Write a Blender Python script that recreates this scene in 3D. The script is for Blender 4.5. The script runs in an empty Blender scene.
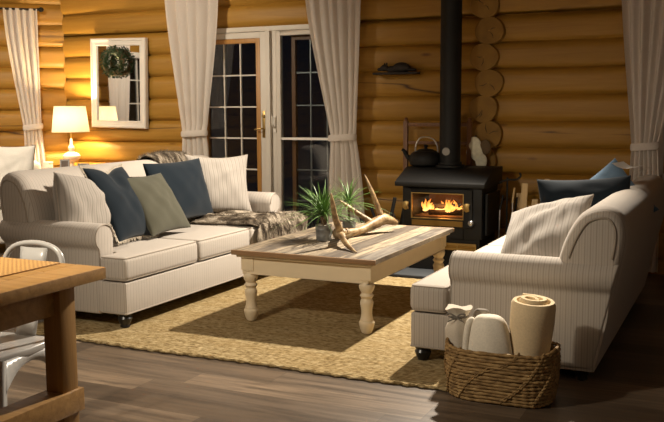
import bpy, bmesh, math, random
from mathutils import Vector, Matrix
random.seed(11)
PI = math.pi
S = bpy.context.scene
COL = S.collection
sin, cos = math.sin, math.cos

# ------------------------------------------------------------------ helpers
class MB:
    def __init__(s): s.v = []; s.f = []
    def add(s, vs, fs):
        b = len(s.v); s.v += [tuple(p) for p in vs]; s.f += [tuple(i + b for i in f) for f in fs]; return s
    def box(s, x0, x1, y0, y1, z0, z1, M=None):
        vs = [(x, y, z) for x in (x0, x1) for y in (y0, y1) for z in (z0, z1)]
        if M is not None: vs = [tuple(M @ Vector(p)) for p in vs]
        return s.add(vs, [(0,1,3,2),(4,6,7,5),(0,4,5,1),(2,3,7,6),(0,2,6,4),(1,5,7,3)])
    def grid(s, rows, closed_u=False, closed_v=False):
        n, m = len(rows), len(rows[0]); fs = []
        for i in range(n if closed_u else n - 1):
            for j in range(m if closed_v else m - 1):
                fs.append((i*m+j, i*m+(j+1) % m, ((i+1) % n)*m+(j+1) % m, ((i+1) % n)*m+j))
        return s.add([p for r in rows for p in r], fs)
    def tube(s, path, r, n=8, closed=False, caps=True, flat=1.0):
        P = [Vector(p) for p in path]; N = len(P)
        R = r if isinstance(r, (list, tuple)) else [r]*N
        rows = []; up = None
        for i in range(N):
            if closed: t = P[(i+1) % N] - P[i-1]
            else: t = P[min(i+1, N-1)] - P[max(i-1, 0)]
            t = t.normalized() if t.length > 1e-9 else Vector((0, 0, 1))
            if up is None: up = Vector((0,0,1)) if abs(t.z) < .9 else Vector((1,0,0))
            a = up - t*up.dot(t)
            if a.length < 1e-6: a = t.orthogonal()
            a.normalize(); b = t.cross(a); up = a
            rows.append([P[i] + a*(R[i]*cos(2*PI*k/n)) + b*(R[i]*flat*sin(2*PI*k/n)) for k in range(n)])
        base = len(s.v)
        s.grid(rows, closed_u=closed, closed_v=True)
        if caps and not closed:
            s.f.append(tuple(base + k for k in range(n))); s.f.append(tuple(base + (N-1)*n + k for k in range(n)))
        return s
    def lathe(s, prof, n=24, c=(0,0,0), sx=1, sy=1, rot=0):
        rows = [[(c[0]+r*sx*cos(2*PI*k/n+rot), c[1]+r*sy*sin(2*PI*k/n+rot), c[2]+z) for k in range(n)] for r, z in prof]
        base = len(s.v); s.grid(rows, closed_v=True)
        s.f.append(tuple(base+k for k in range(n))); s.f.append(tuple(base+(len(prof)-1)*n+k for k in range(n)))
        return s
    def prism(s, poly, f0, f1):
        n = len(poly); b = [f0(*p) for p in poly]; t = [f1(*p) for p in poly]
        return s.add(b + t, [tuple(range(n)), tuple(range(n, 2*n))] + [(i, (i+1) % n, n+(i+1) % n, n+i) for i in range(n)])
    def ball(s, c, r, n=12, m=8, squash=(1,1,1)):
        rows = []
        for i in range(m+1):
            a = PI*i/m
            rows.append([(c[0]+r*squash[0]*sin(a)*cos(2*PI*k/n), c[1]+r*squash[1]*sin(a)*sin(2*PI*k/n), c[2]+r*squash[2]*cos(a)) for k in range(n)])
        return s.grid(rows, closed_v=True)
    def blade(s, path, w, side):
        side = Vector(side); L = []; R = []
        for i, p in enumerate(path):
            f = i/(len(path)-1); ww = w*(1-f**2)*(.5+.5*min(1, f*4)) + .0003
            L.append(Vector(p) - side*ww); R.append(Vector(p) + side*ww)
        return s.grid([L, R])
    def xf(s, M):
        s.v = [tuple(M @ Vector(p)) for p in s.v]; return s
    def build(s, name, mat, parent=None, smooth=35, bevel=0, seg=2, merge=True, bevang=30):
        me = bpy.data.meshes.new(name); me.from_pydata(s.v, [], s.f)
        bm = bmesh.new(); bm.from_mesh(me)
        if merge: bmesh.ops.remove_doubles(bm, verts=bm.verts, dist=1e-5)
        bmesh.ops.dissolve_degenerate(bm, edges=bm.edges, dist=1e-6)
        bmesh.ops.recalc_face_normals(bm, faces=bm.faces)
        if bevel:
            es = [e for e in bm.edges if len(e.link_faces) == 2 and e.calc_face_angle(0) > math.radians(bevang)]
            bmesh.ops.bevel(bm, geom=es, offset=bevel, segments=seg, profile=.5, affect='EDGES', clamp_overlap=True)
        bm.to_mesh(me); bm.free()
        if smooth:
            me.polygons.foreach_set('use_smooth', [True]*len(me.polygons))
            me.set_sharp_from_angle(angle=math.radians(smooth))
        me.materials.append(mat)
        o = bpy.data.objects.new(name, me); COL.objects.link(o)
        if parent is not None: o.parent = parent
        return o

def tag(o, label=None, cat=None, group=None, kind=None):
    if label: o['label'] = label
    if cat: o['category'] = cat
    if group: o['group'] = group
    if kind: o['kind'] = kind
    return o
def thing(name, label, cat, loc=(0,0,0), rz=0, group=None):
    o = bpy.data.objects.new(name, None); COL.objects.link(o); o.empty_display_size = .1
    o.location = loc; o.rotation_euler = (0,0,rz); return tag(o, label, cat, group)
def struct(name, loc=(0,0,0), rz=0):
    o = bpy.data.objects.new(name, None); COL.objects.link(o); o.location = loc; o.rotation_euler = (0,0,rz)
    o['kind'] = 'structure'; return o
def lerp(a, b, t): return a + (b-a)*t
def sm(t): t = max(0, min(1, t)); return t*t*(3-2*t)
def spline(pts, n=8):
    P = [Vector(p) for p in pts]; out = []
    for i in range(len(P)-1):
        a, b, c, d = P[max(i-1,0)], P[i], P[i+1], P[min(i+2, len(P)-1)]
        for k in range(n):
            t = k/n
            out.append(.5*((2*b) + (c-a)*t + (2*a-5*b+4*c-d)*t*t + (3*b-a-3*c+d)*t**3))
    out.append(P[-1]); return out
def frame(R, U, loc):
    R = Vector(R).normalized(); U = Vector(U); U = (U - R*U.dot(R)).normalized(); N = R.cross(U)
    M = Matrix((R, U, N)).transposed().to_4x4(); M.translation = loc; return M

# ------------------------------------------------------------------ materials
class NT:
    def __init__(s, name):
        s.m = bpy.data.materials.new(name); s.m.use_nodes = True
        s.t = s.m.node_tree; s.t.nodes.clear(); s.out = s.n('ShaderNodeOutputMaterial')
    def n(s, ty, **k):
        d = s.t.nodes.new(ty)
        for a, b in k.items(): setattr(d, a, b)
        return d
    def l(s, a, b): s.t.links.new(a, b)
    def set(s, sock, v):
        if hasattr(v, 'links'): s.l(v, sock)
        else: sock.default_value = v
    def math(s, op, a, b=0., c=0.):
        d = s.n('ShaderNodeMath', operation=op); s.set(d.inputs[0], a); s.set(d.inputs[1], b); s.set(d.inputs[2], c); return d.outputs[0]
    def mix(s, f, a, b, mode='MIX'):
        d = s.n('ShaderNodeMix', data_type='RGBA', blend_type=mode); s.set(d.inputs[0], f)
        for i, c in ((6, a), (7, b)):
            s.set(d.inputs[i], c if hasattr(c, 'links') else (*c, 1))
        return d.outputs[2]
    def obj(s): return s.n('ShaderNodeTexCoord').outputs['Object']
    def sep(s, v): d = s.n('ShaderNodeSeparateXYZ'); s.l(v, d.inputs[0]); return d.outputs
    def map(s, v, sc=(1,1,1), loc=(0,0,0)):
        d = s.n('ShaderNodeMapping'); s.l(v, d.inputs[0]); d.inputs['Scale'].default_value = sc; d.inputs['Location'].default_value = loc; return d.outputs[0]
    def noise(s, v, sc=5, det=3, ro=.5, dist=0):
        d = s.n('ShaderNodeTexNoise'); s.set(d.inputs['Vector'], v); d.inputs['Scale'].default_value = sc
        d.inputs['Detail'].default_value = det; d.inputs['Roughness'].default_value = ro; d.inputs['Distortion'].default_value = dist; return d.outputs[0]
    def ramp(s, f, stops):
        d = s.n('ShaderNodeValToRGB'); s.l(f, d.inputs[0]); e = d.color_ramp.elements
        while len(e) < len(stops): e.new(.5)
        for q, (p, c) in zip(e, stops): q.position = p; q.color = (*c, 1) if len(c) == 3 else c
        return d.outputs[0]
    def white(s, v):
        d = s.n('ShaderNodeTexWhiteNoise', noise_dimensions='3D'); s.l(v, d.inputs['Vector']); return d.outputs[0]
    def comb(s, x, y, z):
        d = s.n('ShaderNodeCombineXYZ')
        for i, q in enumerate((x, y, z)): s.set(d.inputs[i], q)
        return d.outputs[0]
    def bsdf(s, col, rough=.6, metal=0, bump=None, bs=.3, bd=.01, spec=.5, **kw):
        d = s.n('ShaderNodeBsdfPrincipled')
        s.set(d.inputs['Base Color'], col if hasattr(col, 'links') else (*col, 1))
        s.set(d.inputs['Roughness'], rough); d.inputs['Metallic'].default_value = metal
        d.inputs['Specular IOR Level'].default_value = spec
        for k, v in kw.items(): d.inputs[k].default_value = v
        if bump is not None:
            b = s.n('ShaderNodeBump'); b.inputs['Strength'].default_value = bs; b.inputs['Distance'].default_value = bd
            s.l(bump, b.inputs['Height']); s.l(b.outputs[0], d.inputs['Normal'])
        s.l(d.outputs[0], s.out.inputs[0]); return d

def plain(name, c, rough=.6, metal=0, var=.12, sc=12, bump=.1, spec=.5, **kw):
    n = NT(name); f = n.noise(n.obj(), sc, 4)
    col = n.mix(f, tuple(x*(1-var) for x in c), tuple(min(1, x*(1+var)) for x in c))
    n.bsdf(col, rough, metal, f, bump, .004, spec, **kw); return n.m

def wood(name, c1, c2, axis='x', sc=1., rough=.45, knots=False):
    n = NT(name); o = n.obj()
    ms = {'x': (1.2, 22, 22), 'y': (22, 1.2, 22), 'z': (22, 22, 1.2)}[axis]
    f = n.noise(n.map(o, tuple(a*sc for a in ms)), 1.5, 5, .6, .8)
    col = n.ramp(f, [(.3, c1), (.7, c2)])
    n.bsdf(col, rough, 0, f, .25, .004); return n.m

def log_mat(name='honey_log_wood'):
    n = NT(name); o = n.obj(); x, y, z = n.sep(o)
    row = n.math('FLOOR', n.math('DIVIDE', n.math('SUBTRACT', z, .1105), .2245))
    rn = n.white(n.comb(row, 3.3, 1.7))
    w = n.comb(n.math('ADD', x, n.math('MULTIPLY', rn, 37.)), y, z)
    g = n.noise(n.map(w, (.9, 16, 16)), 1.4, 6, .62, 1.2)
    g2 = n.noise(n.map(w, (.35, 3, 3)), 1.3, 3)
    col = n.ramp(g, [(.25, (.30, .152, .021)), (.55, (.39, .207, .032)), (.8, (.45, .257, .05))])
    col = n.mix(n.math('MULTIPLY', g2, .5), col, (.33, .168, .025))
    col = n.mix(n.math('MULTIPLY', rn, .35), col, (.29, .155, .024))
    v = n.n('ShaderNodeTexVoronoi'); n.l(n.map(w, (1.7, 3.2, 5.1)), v.inputs['Vector']); v.inputs['Scale'].default_value = 1.0
    k = n.ramp(v.outputs['Distance'], [(.03, (1, 1, 1)), (.11, (0, 0, 0))])
    col = n.mix(n.math('MULTIPLY', k, .8), col, (.10, .035, .012))
    cr = n.math('ABSOLUTE', n.math('SUBTRACT', n.noise(n.map(w, (.14, .4, 3.4)), 1.0, 2, .4), .5))
    crk = n.ramp(cr, [(.0, (1, 1, 1)), (.0055, (0, 0, 0))])
    msk = n.ramp(n.noise(n.map(w, (.7, .7, 2.4)), 1.0, 1), [(.55, (0, 0, 0)), (.60, (1, 1, 1))])
    ck = n.math('MULTIPLY', crk, msk)
    col = n.mix(ck, col, (.05, .02, .008))
    h = n.math('SUBTRACT', n.math('MULTIPLY', g, .3), ck)
    n.bsdf(col, .48, 0, h, .35, .006, .35); return n.m

def stripe_fabric(name, mode, base=(.49, .44, .385), dark=(.30, .265, .23), pitch=.027):
    # pinstripe woven through the cloth; mode picks the direction the stripes run
    n = NT(name); tc = n.n('ShaderNodeTexCoord'); x, y, z = n.sep(tc.outputs['Object']); nx, ny, nz = n.sep(tc.outputs['Normal'])
    if mode == 'seat':
        c = n.math('GREATER_THAN', n.math('ABSOLUTE', ny), .62)
        u = n.math('ADD', n.math('MULTIPLY', c, x), n.math('MULTIPLY', n.math('SUBTRACT', 1., c), y))
    elif mode == 'arm':
        c = n.math('GREATER_THAN', n.math('ABSOLUTE', nx), .7)
        u = n.math('ADD', n.math('MULTIPLY', c, y), n.math('MULTIPLY', n.math('SUBTRACT', 1., c), x))
    else: u = x
    fr = n.math('FRACT', n.math('ADD', n.math('DIVIDE', u, pitch), 100.))
    st = n.ramp(fr, [(0, (1,1,1)), (.16, (1,1,1)), (.22, (0,0,0)), (.46, (0,0,0)), (.5, (.55,.55,.55)), (.6, (.55,.55,.55)), (.64, (0,0,0))])
    wv = n.noise(tc.outputs['Object'], 260, 2); big = n.noise(tc.outputs['Object'], 6, 3)
    col = n.mix(n.math('MULTIPLY', st, .75), base, dark)
    col = n.mix(n.math('MULTIPLY', wv, .35), col, tuple(a*.72 for a in base))
    h = n.math('ADD', n.math('MULTIPLY', wv, .25), n.math('MULTIPLY', big, 1.6))
    n.bsdf(col, .92, 0, h, .25, .008, .2, **{'Sheen Weight': .15}); return n.m

def cloth(name, c, sc=200, rough=.95, big=.6, transl=0, bs=.3):
    n = NT(name); o = n.obj(); wv = n.noise(o, sc, 2); b = n.noise(o, 7, 4)
    col = n.mix(wv, tuple(a*.8 for a in c), tuple(min(1, a*1.12) for a in c))
    col = n.mix(n.math('MULTIPLY', b, .3), col, tuple(a*.7 for a in c))
    d = n.bsdf(col, rough, 0, n.math('ADD', n.math('MULTIPLY', wv, .3), n.math('MULTIPLY', b, big)), bs, .01, .15, **{'Sheen Weight': .15})
    if transl:
        t = n.n('ShaderNodeBsdfTranslucent'); n.l(col, t.inputs[0]); mx = n.n('ShaderNodeMixShader'); mx.inputs[0].default_value = transl
        n.l(d.outputs[0], mx.inputs[1]); n.l(t.outputs[0], mx.inputs[2]); n.l(mx.outputs[0], n.out.inputs[0])
    return n.m

def floor_mat():
    n = NT('grey_brown_plank_floor'); o = n.obj(); x, y, z = n.sep(o)
    row = n.math('FLOOR', n.math('DIVIDE', y, .185)); ro = n.white(n.comb(row, 7.1, 2.))
    px = n.math('ADD', n.math('DIVIDE', x, 1.25), n.math('MULTIPLY', ro, 9.))
    idx = n.math('FLOOR', px); pr = n.white(n.comb(row, idx, 5.))
    w = n.comb(n.math('ADD', x, n.math('MULTIPLY', pr, 50.)), y, z)
    g = n.noise(n.map(w, (1.3, 20, 1)), 1.2, 6, .65, .6); g2 = n.noise(n.map(w, (.8, 5, 1)), 1.5, 3)
    base = n.ramp(pr, [(0, (.045, .029, .017)), (.35, (.165, .115, .072)), (.6, (.08, .057, .039)), (1, (.27, .195, .128))])
    col = n.mix(n.ramp(g, [(.38, (0,0,0)), (.62, (1,1,1))]), n.mix(.75, base, (.03, .021, .015)), base)
    col = n.mix(n.math('MULTIPLY', g2, .3), col, (.15, .118, .09))
    fy = n.math('FRACT', n.math('DIVIDE', y, .185)); fx = n.math('FRACT', px)
    gap = n.math('MAXIMUM', n.math('LESS_THAN', fy, .014), n.math('LESS_THAN', fx, .002))
    col = n.mix(n.math('MULTIPLY', gap, .7), col, (.03, .022, .016))
    n.bsdf(col, n.math('ADD', n.math('MULTIPLY', g, .2), .3), 0, n.math('SUBTRACT', n.math('MULTIPLY', g, .4), gap), .15, .003, .4); return n.m

def rug_mat():
    n = NT('golden_jute'); o = n.obj(); x, y, z = n.sep(o)
    a = n.noise(n.map(o, (26, 60, 30)), 1.2, 4, .6); b = n.noise(n.map(o, (1.3, 9, 1)), 1.0, 3); c = n.noise(o, 130, 2)
    rowf = n.math('FRACT', n.math('DIVIDE', n.math('ADD', y, n.math('MULTIPLY', b, .01)), .021))
    rid = n.math('SUBTRACT', 1., n.math('ABSOLUTE', n.math('SUBTRACT', n.math('MULTIPLY', rowf, 2.), 1.)))
    col = n.ramp(a, [(.33, (.17, .115, .048)), (.5, (.43, .325, .165)), (.67, (.62, .50, .29))])
    col = n.mix(n.math('MULTIPLY', n.ramp(b, [(.4, (0,0,0)), (.65, (1,1,1))]), .3), col, (.36, .24, .09))
    col = n.mix(n.math('MULTIPLY', n.math('SUBTRACT', 1., rid), .3), col, (.2, .12, .04))
    h = n.math('ADD', n.math('ADD', rid, n.math('MULTIPLY', a, 1.2)), n.math('MULTIPLY', c, .5))
    n.bsdf(col, .95, 0, h, 1., .010, .1); return n.m

def plank_mat():
    n = NT('weathered_barn_planks'); o = n.obj(); x, y, z = n.sep(o)
    idx = n.math('FLOOR', n.math('DIVIDE', n.math('ADD', x, .481), .1203)); pr = n.white(n.comb(idx, 2.2, 9.1))
    w = n.comb(x, n.math('ADD', y, n.math('MULTIPLY', pr, 30.)), z)
    g = n.noise(n.map(w, (30, 1.6, 4)), 1.2, 6, .7, .5); st = n.noise(n.map(w, (5, 1.6, 2)), 1.6, 4, .6)
    base = n.ramp(pr, [(0, (.46, .36, .23)), (.35, (.22, .195, .16)), (.6, (.52, .41, .265)), (1, (.12, .10, .08))])
    col = n.mix(n.ramp(g, [(.4, (0,0,0)), (.6, (1,1,1))]), n.mix(.72, base, (.06, .045, .035)), base)
    col = n.mix(n.math('MULTIPLY', n.ramp(st, [(.5, (0,0,0)), (.68, (1,1,1))]), .8), col, (.055, .047, .042))
    n.bsdf(col, .7, 0, g, .5, .004, .25); return n.m

def glass_mat(name, refl=.16, tint=(1, 1, 1)):
    n = NT(name); t = n.n('ShaderNodeBsdfTransparent'); t.inputs[0].default_value = (*tint, 1)
    g = n.n('ShaderNodeBsdfGlossy'); g.inputs['Roughness'].default_value = .02
    fr = n.n('ShaderNodeFresnel'); fr.inputs[0].default_value = 1.5
    mx = n.n('ShaderNodeMixShader'); n.l(n.math('MINIMUM', n.math('MULTIPLY', fr.outputs[0], refl/.04), .9), mx.inputs[0])
    n.l(t.outputs[0], mx.inputs[1]); n.l(g.outputs[0], mx.inputs[2]); n.l(mx.outputs[0], n.out.inputs[0]); return n.m

def flame_mat():
    n = NT('flame'); o = n.obj(); x, y, z = n.sep(o)
    t = n.math('DIVIDE', z, .2)
    ns = n.noise(n.map(o, (22, 22, 12)), 1., 3)
    k = n.math('ADD', t, n.math('MULTIPLY', n.math('SUBTRACT', ns, .5), .7))
    col = n.ramp(k, [(0, (1., .62, .22)), (.3, (1., .38, .07)), (.7, (.9, .17, .015)), (1, (.45, .05, .003))])
    st = n.math('MULTIPLY', n.math('SUBTRACT', 1.08, n.math('MINIMUM', k, 1.)), 4.5)
    e = n.n('ShaderNodeEmission'); n.l(col, e.inputs[0]); n.l(st, e.inputs[1])
    tr = n.n('ShaderNodeBsdfTransparent'); mx = n.n('ShaderNodeMixShader')
    n.l(n.ramp(k, [(.1, (.15,.15,.15)), (1., (.97,.97,.97))]), mx.inputs[0]); n.l(e.outputs[0], mx.inputs[1]); n.l(tr.outputs[0], mx.inputs[2])
    n.l(mx.outputs[0], n.out.inputs[0]); return n.m

def lampshade_mat():
    n = NT('linen_lampshade'); o = n.obj(); w = n.noise(n.map(o, (90, 90, 160)), 1., 3)
    col = n.mix(w, (.80, .70, .54), (.92, .84, .70))
    d = n.n('ShaderNodeBsdfDiffuse'); t = n.n('ShaderNodeBsdfTranslucent'); n.l(col, d.inputs[0]); n.l(col, t.inputs[0])
    mx = n.n('ShaderNodeMixShader'); mx.inputs[0].default_value = .05
    n.l(d.outputs[0], mx.inputs[1]); n.l(t.outputs[0], mx.inputs[2]); n.l(mx.outputs[0], n.out.inputs[0]); return n.m

def basket_mat():
    n = NT('woven_seagrass'); o = n.obj(); a = n.noise(n.map(o, (28, 28, 60)), 1., 4, .6); b = n.noise(o, 9, 2)
    col = n.ramp(a, [(.3, (.13, .075, .028)), (.55, (.36, .225, .09)), (.75, (.55, .39, .18))])
    col = n.mix(n.math('MULTIPLY', b, .4), col, (.15, .085, .03))
    n.bsdf(col, .7, 0, a, .6, .006, .3); return n.m

def fur_mat():
    n = NT('brown_grey_faux_fur'); o = n.obj(); a = n.noise(n.map(o, (9, 26, 9)), 1., 4, .65); b = n.noise(o, 60, 2)
    col = n.ramp(a, [(.38, (.025, .018, .012)), (.5, (.15, .12, .085)), (.62, (.50, .43, .34))])
    col = n.mix(n.math('MULTIPLY', b, .4), col, (.09, .065, .045))
    n.bsdf(col, .85, 0, b, .5, .01, .2); return n.m

M = dict(
    log=log_mat(), floor=floor_mat(), rug=rug_mat(), planks=plank_mat(),
    seat=stripe_fabric('striped_upholstery', 'seat'), arm=stripe_fabric('striped_arm_upholstery', 'arm'),
    pstripe=stripe_fabric('striped_pillow_cloth', 'x', (.37, .335, .295), (.215, .19, .165), .034),
    piping=cloth('upholstery_piping', (.36, .31, .255)),
    cream=plain('cream_paint', (.74, .62, .43), .5, 0, .06, 10),
    black=plain('black_lacquer', (.012, .011, .011), .3), iron=plain('black_cast_iron', (.009, .009, .0088), .55, 0, .2, 40, .05, .3),
    soot=plain('sooty_firebrick', (.22, .13, .08), .9), char=plain('charred_wood', (.03, .02, .014), .9, 0, .5, 30, .6),
    brass=plain('aged_brass', (.42, .29, .11), .4, 1), dimbrass=plain('dull_brass', (.28, .17, .05), .45, 1),
    steel=plain('brushed_steel', (.55, .55, .55), .3, 1), zinc=plain('galvanised_zinc', (.27, .28, .28), .45, .6),
    white=plain('white_paint', (.78, .74, .68), .5, 0, .05), door=plain('door_white_paint', (.62, .57, .50), .5, 0, .05),
    wmetal=plain('white_powder_coat', (.50, .49, .47), .25, 0, .03, 10, .02),
    oak=wood('honey_oak', (.30, .155, .045), (.46, .26, .085), 'x'), oakz=wood('honey_oak_upright', (.30, .155, .045), (.46, .26, .085), 'z'),
    beadwood=wood('pine_glazing_bead', (.34, .16, .035), (.48, .24, .06), 'z'),
    redwood=wood('reddish_wood', (.16, .07, .03), (.24, .11, .045), 'z'), endw=wood('worn_edge_wood', (.16, .08, .035), (.36, .22, .11), 'x', .5),
    walnut=wood('brown_tabletop_wood', (.22, .11, .04), (.33, .17, .06), 'x'),
    curtain=cloth('white_curtain_linen', (.84, .78, .72), 240, .95, .1, .3, .15),
    navy=cloth('navy_cotton', (.008, .0145, .022)), blue=cloth('dusty_blue_linen', (.10, .16, .23)), sage=cloth('sage_linen', (.085, .082, .058)),
    whitecloth=cloth('white_cotton', (.80, .77, .71)), creamcloth=cloth('cream_linen', (.62, .55, .45)),
    tan=cloth('tan_fleece', (.78, .62, .39), 120), white_fleece=cloth('white_fleece', (.82, .76, .64), 120), ribbon=cloth('grey_ribbon', (.20, .18, .15)), grey=cloth('grey_linen', (.30, .27, .23)),
    fur=fur_mat(), glass=glass_mat('window_glass', .07, (.9, .92, .92)), stoveglass=glass_mat('stove_glass', .03, (.9, .85, .8)),
    mirror=plain('silvered_glass', (.85, .85, .83), .02, 1, .0, 1, 0),
    leaf=plain('wreath_leaf_green', (.018, .045, .010), .5, 0, .6, 30), grass=plain('grass_blade_green', (.065, .15, .018), .5, 0, .5, 20),
    soil=plain('light_pebbles', (.45, .41, .34), .9, 0, .4, 80, .8), stem=plain('brown_stem', (.13, .085, .04), .8),
    antler=None, shade=lampshade_mat(), ceramic=plain('cream_ceramic', (.80, .72, .60), .25, 0, .04), basket=basket_mat(),
    flame=flame_mat(), slate=plain('grey_slate', (.045, .05, .055), .6, 0, .3, 6), paper=plain('white_paper', (.82, .80, .77), .7, 0, .05),
    split=wood('split_pine', (.50, .34, .15), (.72, .54, .29), 'z'), dark=plain('dark_carved_wood', (.018, .013, .010), .7, 0, .4),
    fleece=plain('cream_sheepskin', (.85, .76, .58), .95, 0, .3, 40, .6), rattan=None, plaster=plain('warm_plaster', (.40, .27, .14), .8),
    endgrain=plain('log_end_grain', (.27, .143, .024), .75, 0, .45, 9, .4), ceil=wood('ceiling_boards', (.30, .16, .06), (.42, .24, .09), 'y'), photo=plain('dark_photo_print', (.10, .07, .05), .4, 0, .6, 30),
    gauge=plain('gauge_face', (.30, .29, .27), .4), slateglass=None)
def antler_mat():
    n = NT('bone_antler'); o = n.obj(); a = n.noise(n.map(o, (16, 16, 16)), 1., 5, .65)
    col = n.ramp(a, [(.32, (.08, .042, .016)), (.5, (.27, .17, .075)), (.68, (.50, .38, .21))])
    n.bsdf(col, .5, 0, a, .3, .006); return n.m
M['antler'] = antler_mat()
def rattan_mat():
    n = NT('woven_rattan'); o = n.obj(); c = n.n('ShaderNodeTexChecker'); n.l(o, c.inputs[0]); c.inputs['Scale'].default_value = 95
    nz = n.noise(o, 40, 3); col = n.mix(c.outputs['Fac'], (.30, .14, .035), (.56, .31, .09)); col = n.mix(n.math('MULTIPLY', nz, .4), col, (.62, .38, .13))
    n.bsdf(col, .6, 0, c.outputs['Fac'], .5, .003); return n.m
M['rattan'] = rattan_mat()

# ------------------------------------------------------------------ camera
H = 1.35; F = 880.; PIT, ROL, YAW = .1161, -.005, -.441
fw = Vector((sin(YAW)*cos(PIT), cos(YAW)*cos(PIT), -sin(PIT))); rt = Vector((cos(YAW), -sin(YAW), 0)); up = rt.cross(fw)
Rv = cos(ROL)*rt + sin(ROL)*up; Uv = -sin(ROL)*rt + cos(ROL)*up
cam = bpy.data.cameras.new('camera'); co = bpy.data.objects.new('camera', cam); COL.objects.link(co)
mw = Matrix((Rv, Uv, -fw)).transposed().to_4x4(); mw.translation = (0, 0, H); co.matrix_world = mw
cam.sensor_width = 36; cam.lens = F*36/664; cam.clip_start = .05; S.camera = co

# ------------------------------------------------------------------ room shell
YW = 7.5; XC = -6.73; PITCH = .2245; Z0 = .1105
def log_rows(mb, x0, x1, zlo, zhi, zoff=0., seed=0, bulge=.05, endround=0):
    rnd = random.Random(seed); k = int(math.floor((zlo - Z0 - zoff)/PITCH + 1e-6))
    while Z0 + zoff + k*PITCH < zhi - 1e-4:
        a = Z0 + zoff + k*PITCH; b = a + PITCH; ph = rnd.random()*10; am = .006 + rnd.random()*.006
        if b > zlo + 1e-4:
            n = max(2, int((x1-x0)/.16)); rows = []
            for i in range(n+1):
                x = lerp(x0, x1, i/n); row = []
                wob = am*sin(x*1.7+ph) + am*.6*sin(x*4.1+ph*2)
                for j in range(15):
                    t = -1 + 2*j/14; zz = (a+b)/2 + t*PITCH/2
                    d = bulge*(1-abs(t)**3.4)**.75
                    y = .03 - d + (wob if abs(t) < .99 else 0)
                    row.append((x, y, min(max(zz, zlo), zhi)))
                rows.append(row)
            mb.grid(rows)
        k += 1
DX0, DX1, DZ = -5.12, -3.42, 2.135
mb = MB()
log_rows(mb, XC, DX0, 0, DZ, seed=1); log_rows(mb, DX1, 2.5, 0, DZ, seed=2); log_rows(mb, XC, 2.5, DZ, 2.80, seed=3)
mb.box(XC, DX0, .05, .2, 0, 2.8).box(DX1, 2.5, .05, .2, 0, 2.8).box(DX0, DX1, .05, .2, DZ, 2.8)
wb = mb.build('wall_back', M['log'], merge=False); wb.location = (0, YW, 0); wb['kind'] = 'structure'
# bay wall, 45 degrees to the back wall: local x runs away from the corner
BL = 2.12; ang = math.radians(45)
WX0, WX1, WZ0, WZ1 = -2.06, -.78, .75, 2.12
mb = MB()
log_rows(mb, WX1, 0, WZ0, WZ1, PITCH/2, 5); log_rows(mb, -BL-.3, WX0, WZ0, WZ1, PITCH/2, 6)
log_rows(mb, -BL-.3, 0, 0, WZ0, PITCH/2, 7); log_rows(mb, -BL-.3, 0, WZ1, 2.8, PITCH/2, 8)
mb.box(WX1, .06, .05, .2, 0, 2.8).box(-BL-.3, WX0, .05, .2, 0, 2.8).box(WX0, WX1, .05, .2, 0, WZ0).box(WX0, WX1, .05, .2, WZ1, 2.8)
wl = mb.build('wall_left', M['log'], merge=False); wl.location = (XC, YW, 0); wl.rotation_euler = (0, 0, ang); wl['kind'] = 'structure'
XL = XC - BL*cos(ang); YL = YW - BL*sin(ang)
# side wall beyond the bay (seen in the looking glass), with a window
SW0, SW1 = 3.55, 4.75
mb = MB(); L0 = -2.0
# local x along +Y
log_rows(mb, L0, SW0, 0, 2.8, 0, 11); log_rows(mb, SW1, YL+.1, 0, 2.8, 0, 12); log_rows(mb, SW0, SW1, 0, .75, 0, 13); log_rows(mb, SW0, SW1, 2.12, 2.8, 0, 14)
mb.box(L0, SW0, .05, .2, 0, 2.8).box(SW1, YL+.1, .05, .2, 0, 2.8).box(SW0, SW1, .05, .2, 0, .75).box(SW0, SW1, .05, .2, 2.12, 2.8)
ws = mb.build('wall_side', M['log'], merge=False); ws.location = (XL, 0, 0); ws.rotation_euler = (0, 0, PI/2); ws['kind'] = 'structure'
o = MB().box(2.5, 2.65, -2, 7.7, 0, 2.8).build('wall_right', M['plaster']); o['kind'] = 'structure'
o = MB().box(XL-.2, 2.65, -2.15, -2, 0, 2.8).build('wall_front', M['plaster']); o['kind'] = 'structure'
o = MB().box(XL-.3, 2.65, -2.15, 7.9, -.1, 0).build('floor', M['floor']); o['kind'] = 'structure'
o = MB().box(XL-.3, 2.65, -2.15, 7.9, 2.8, 2.9).build('ceiling', M['ceil']); o['kind'] = 'structure'
# butts of a crossing log wall poking through beside the stove pipe
mb = MB(); rr = random.Random(4)
for k in range(13):
    z = .02 + k*PITCH*.98; x = -2.05 + (.022 if k % 2 else -.022); r = .128
    n = 26; jit = [1 + .03*sin(3*2*PI*i/n + k) + rr.uniform(-.012, .012) for i in range(n)]
    rows = []
    for q, y in ((1, YW+.05), (1, YW-.045), (.95, YW-.06), (.6, YW-.066), (.05, YW-.066)):
        rows.append([(x + r*q*jit[i]*cos(2*PI*i/n), y, z + r*.94*q*jit[i]*sin(2*PI*i/n)) for i in range(n)])
    mb.grid(rows, closed_v=True)
o = mb.build('trim_1', M['endgrain'], merge=False, smooth=50); o['kind'] = 'structure'
mb = MB()
for k in range(13):                                      # drying checks, cut dark slots radiating in the butts
    z = .02 + k*PITCH*.98; x = -2.05 + (.022 if k % 2 else -.022)
    for q in range(2):
        a = rr.uniform(0, 2*PI); l = rr.uniform(.05, .1)
        p0 = (x + .015*cos(a), YW-.067, z + .015*sin(a)); p1 = (x + l*.6*cos(a+.1), YW-.067, z + l*.6*sin(a+.1)); p2 = (x + l*cos(a-.08), YW-.067, z + l*sin(a-.08))
        mb.tube([p0, p1, p2], [.001, .003, .001], 5)
c = mb.build('drying_check', M['dark'], o)

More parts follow.
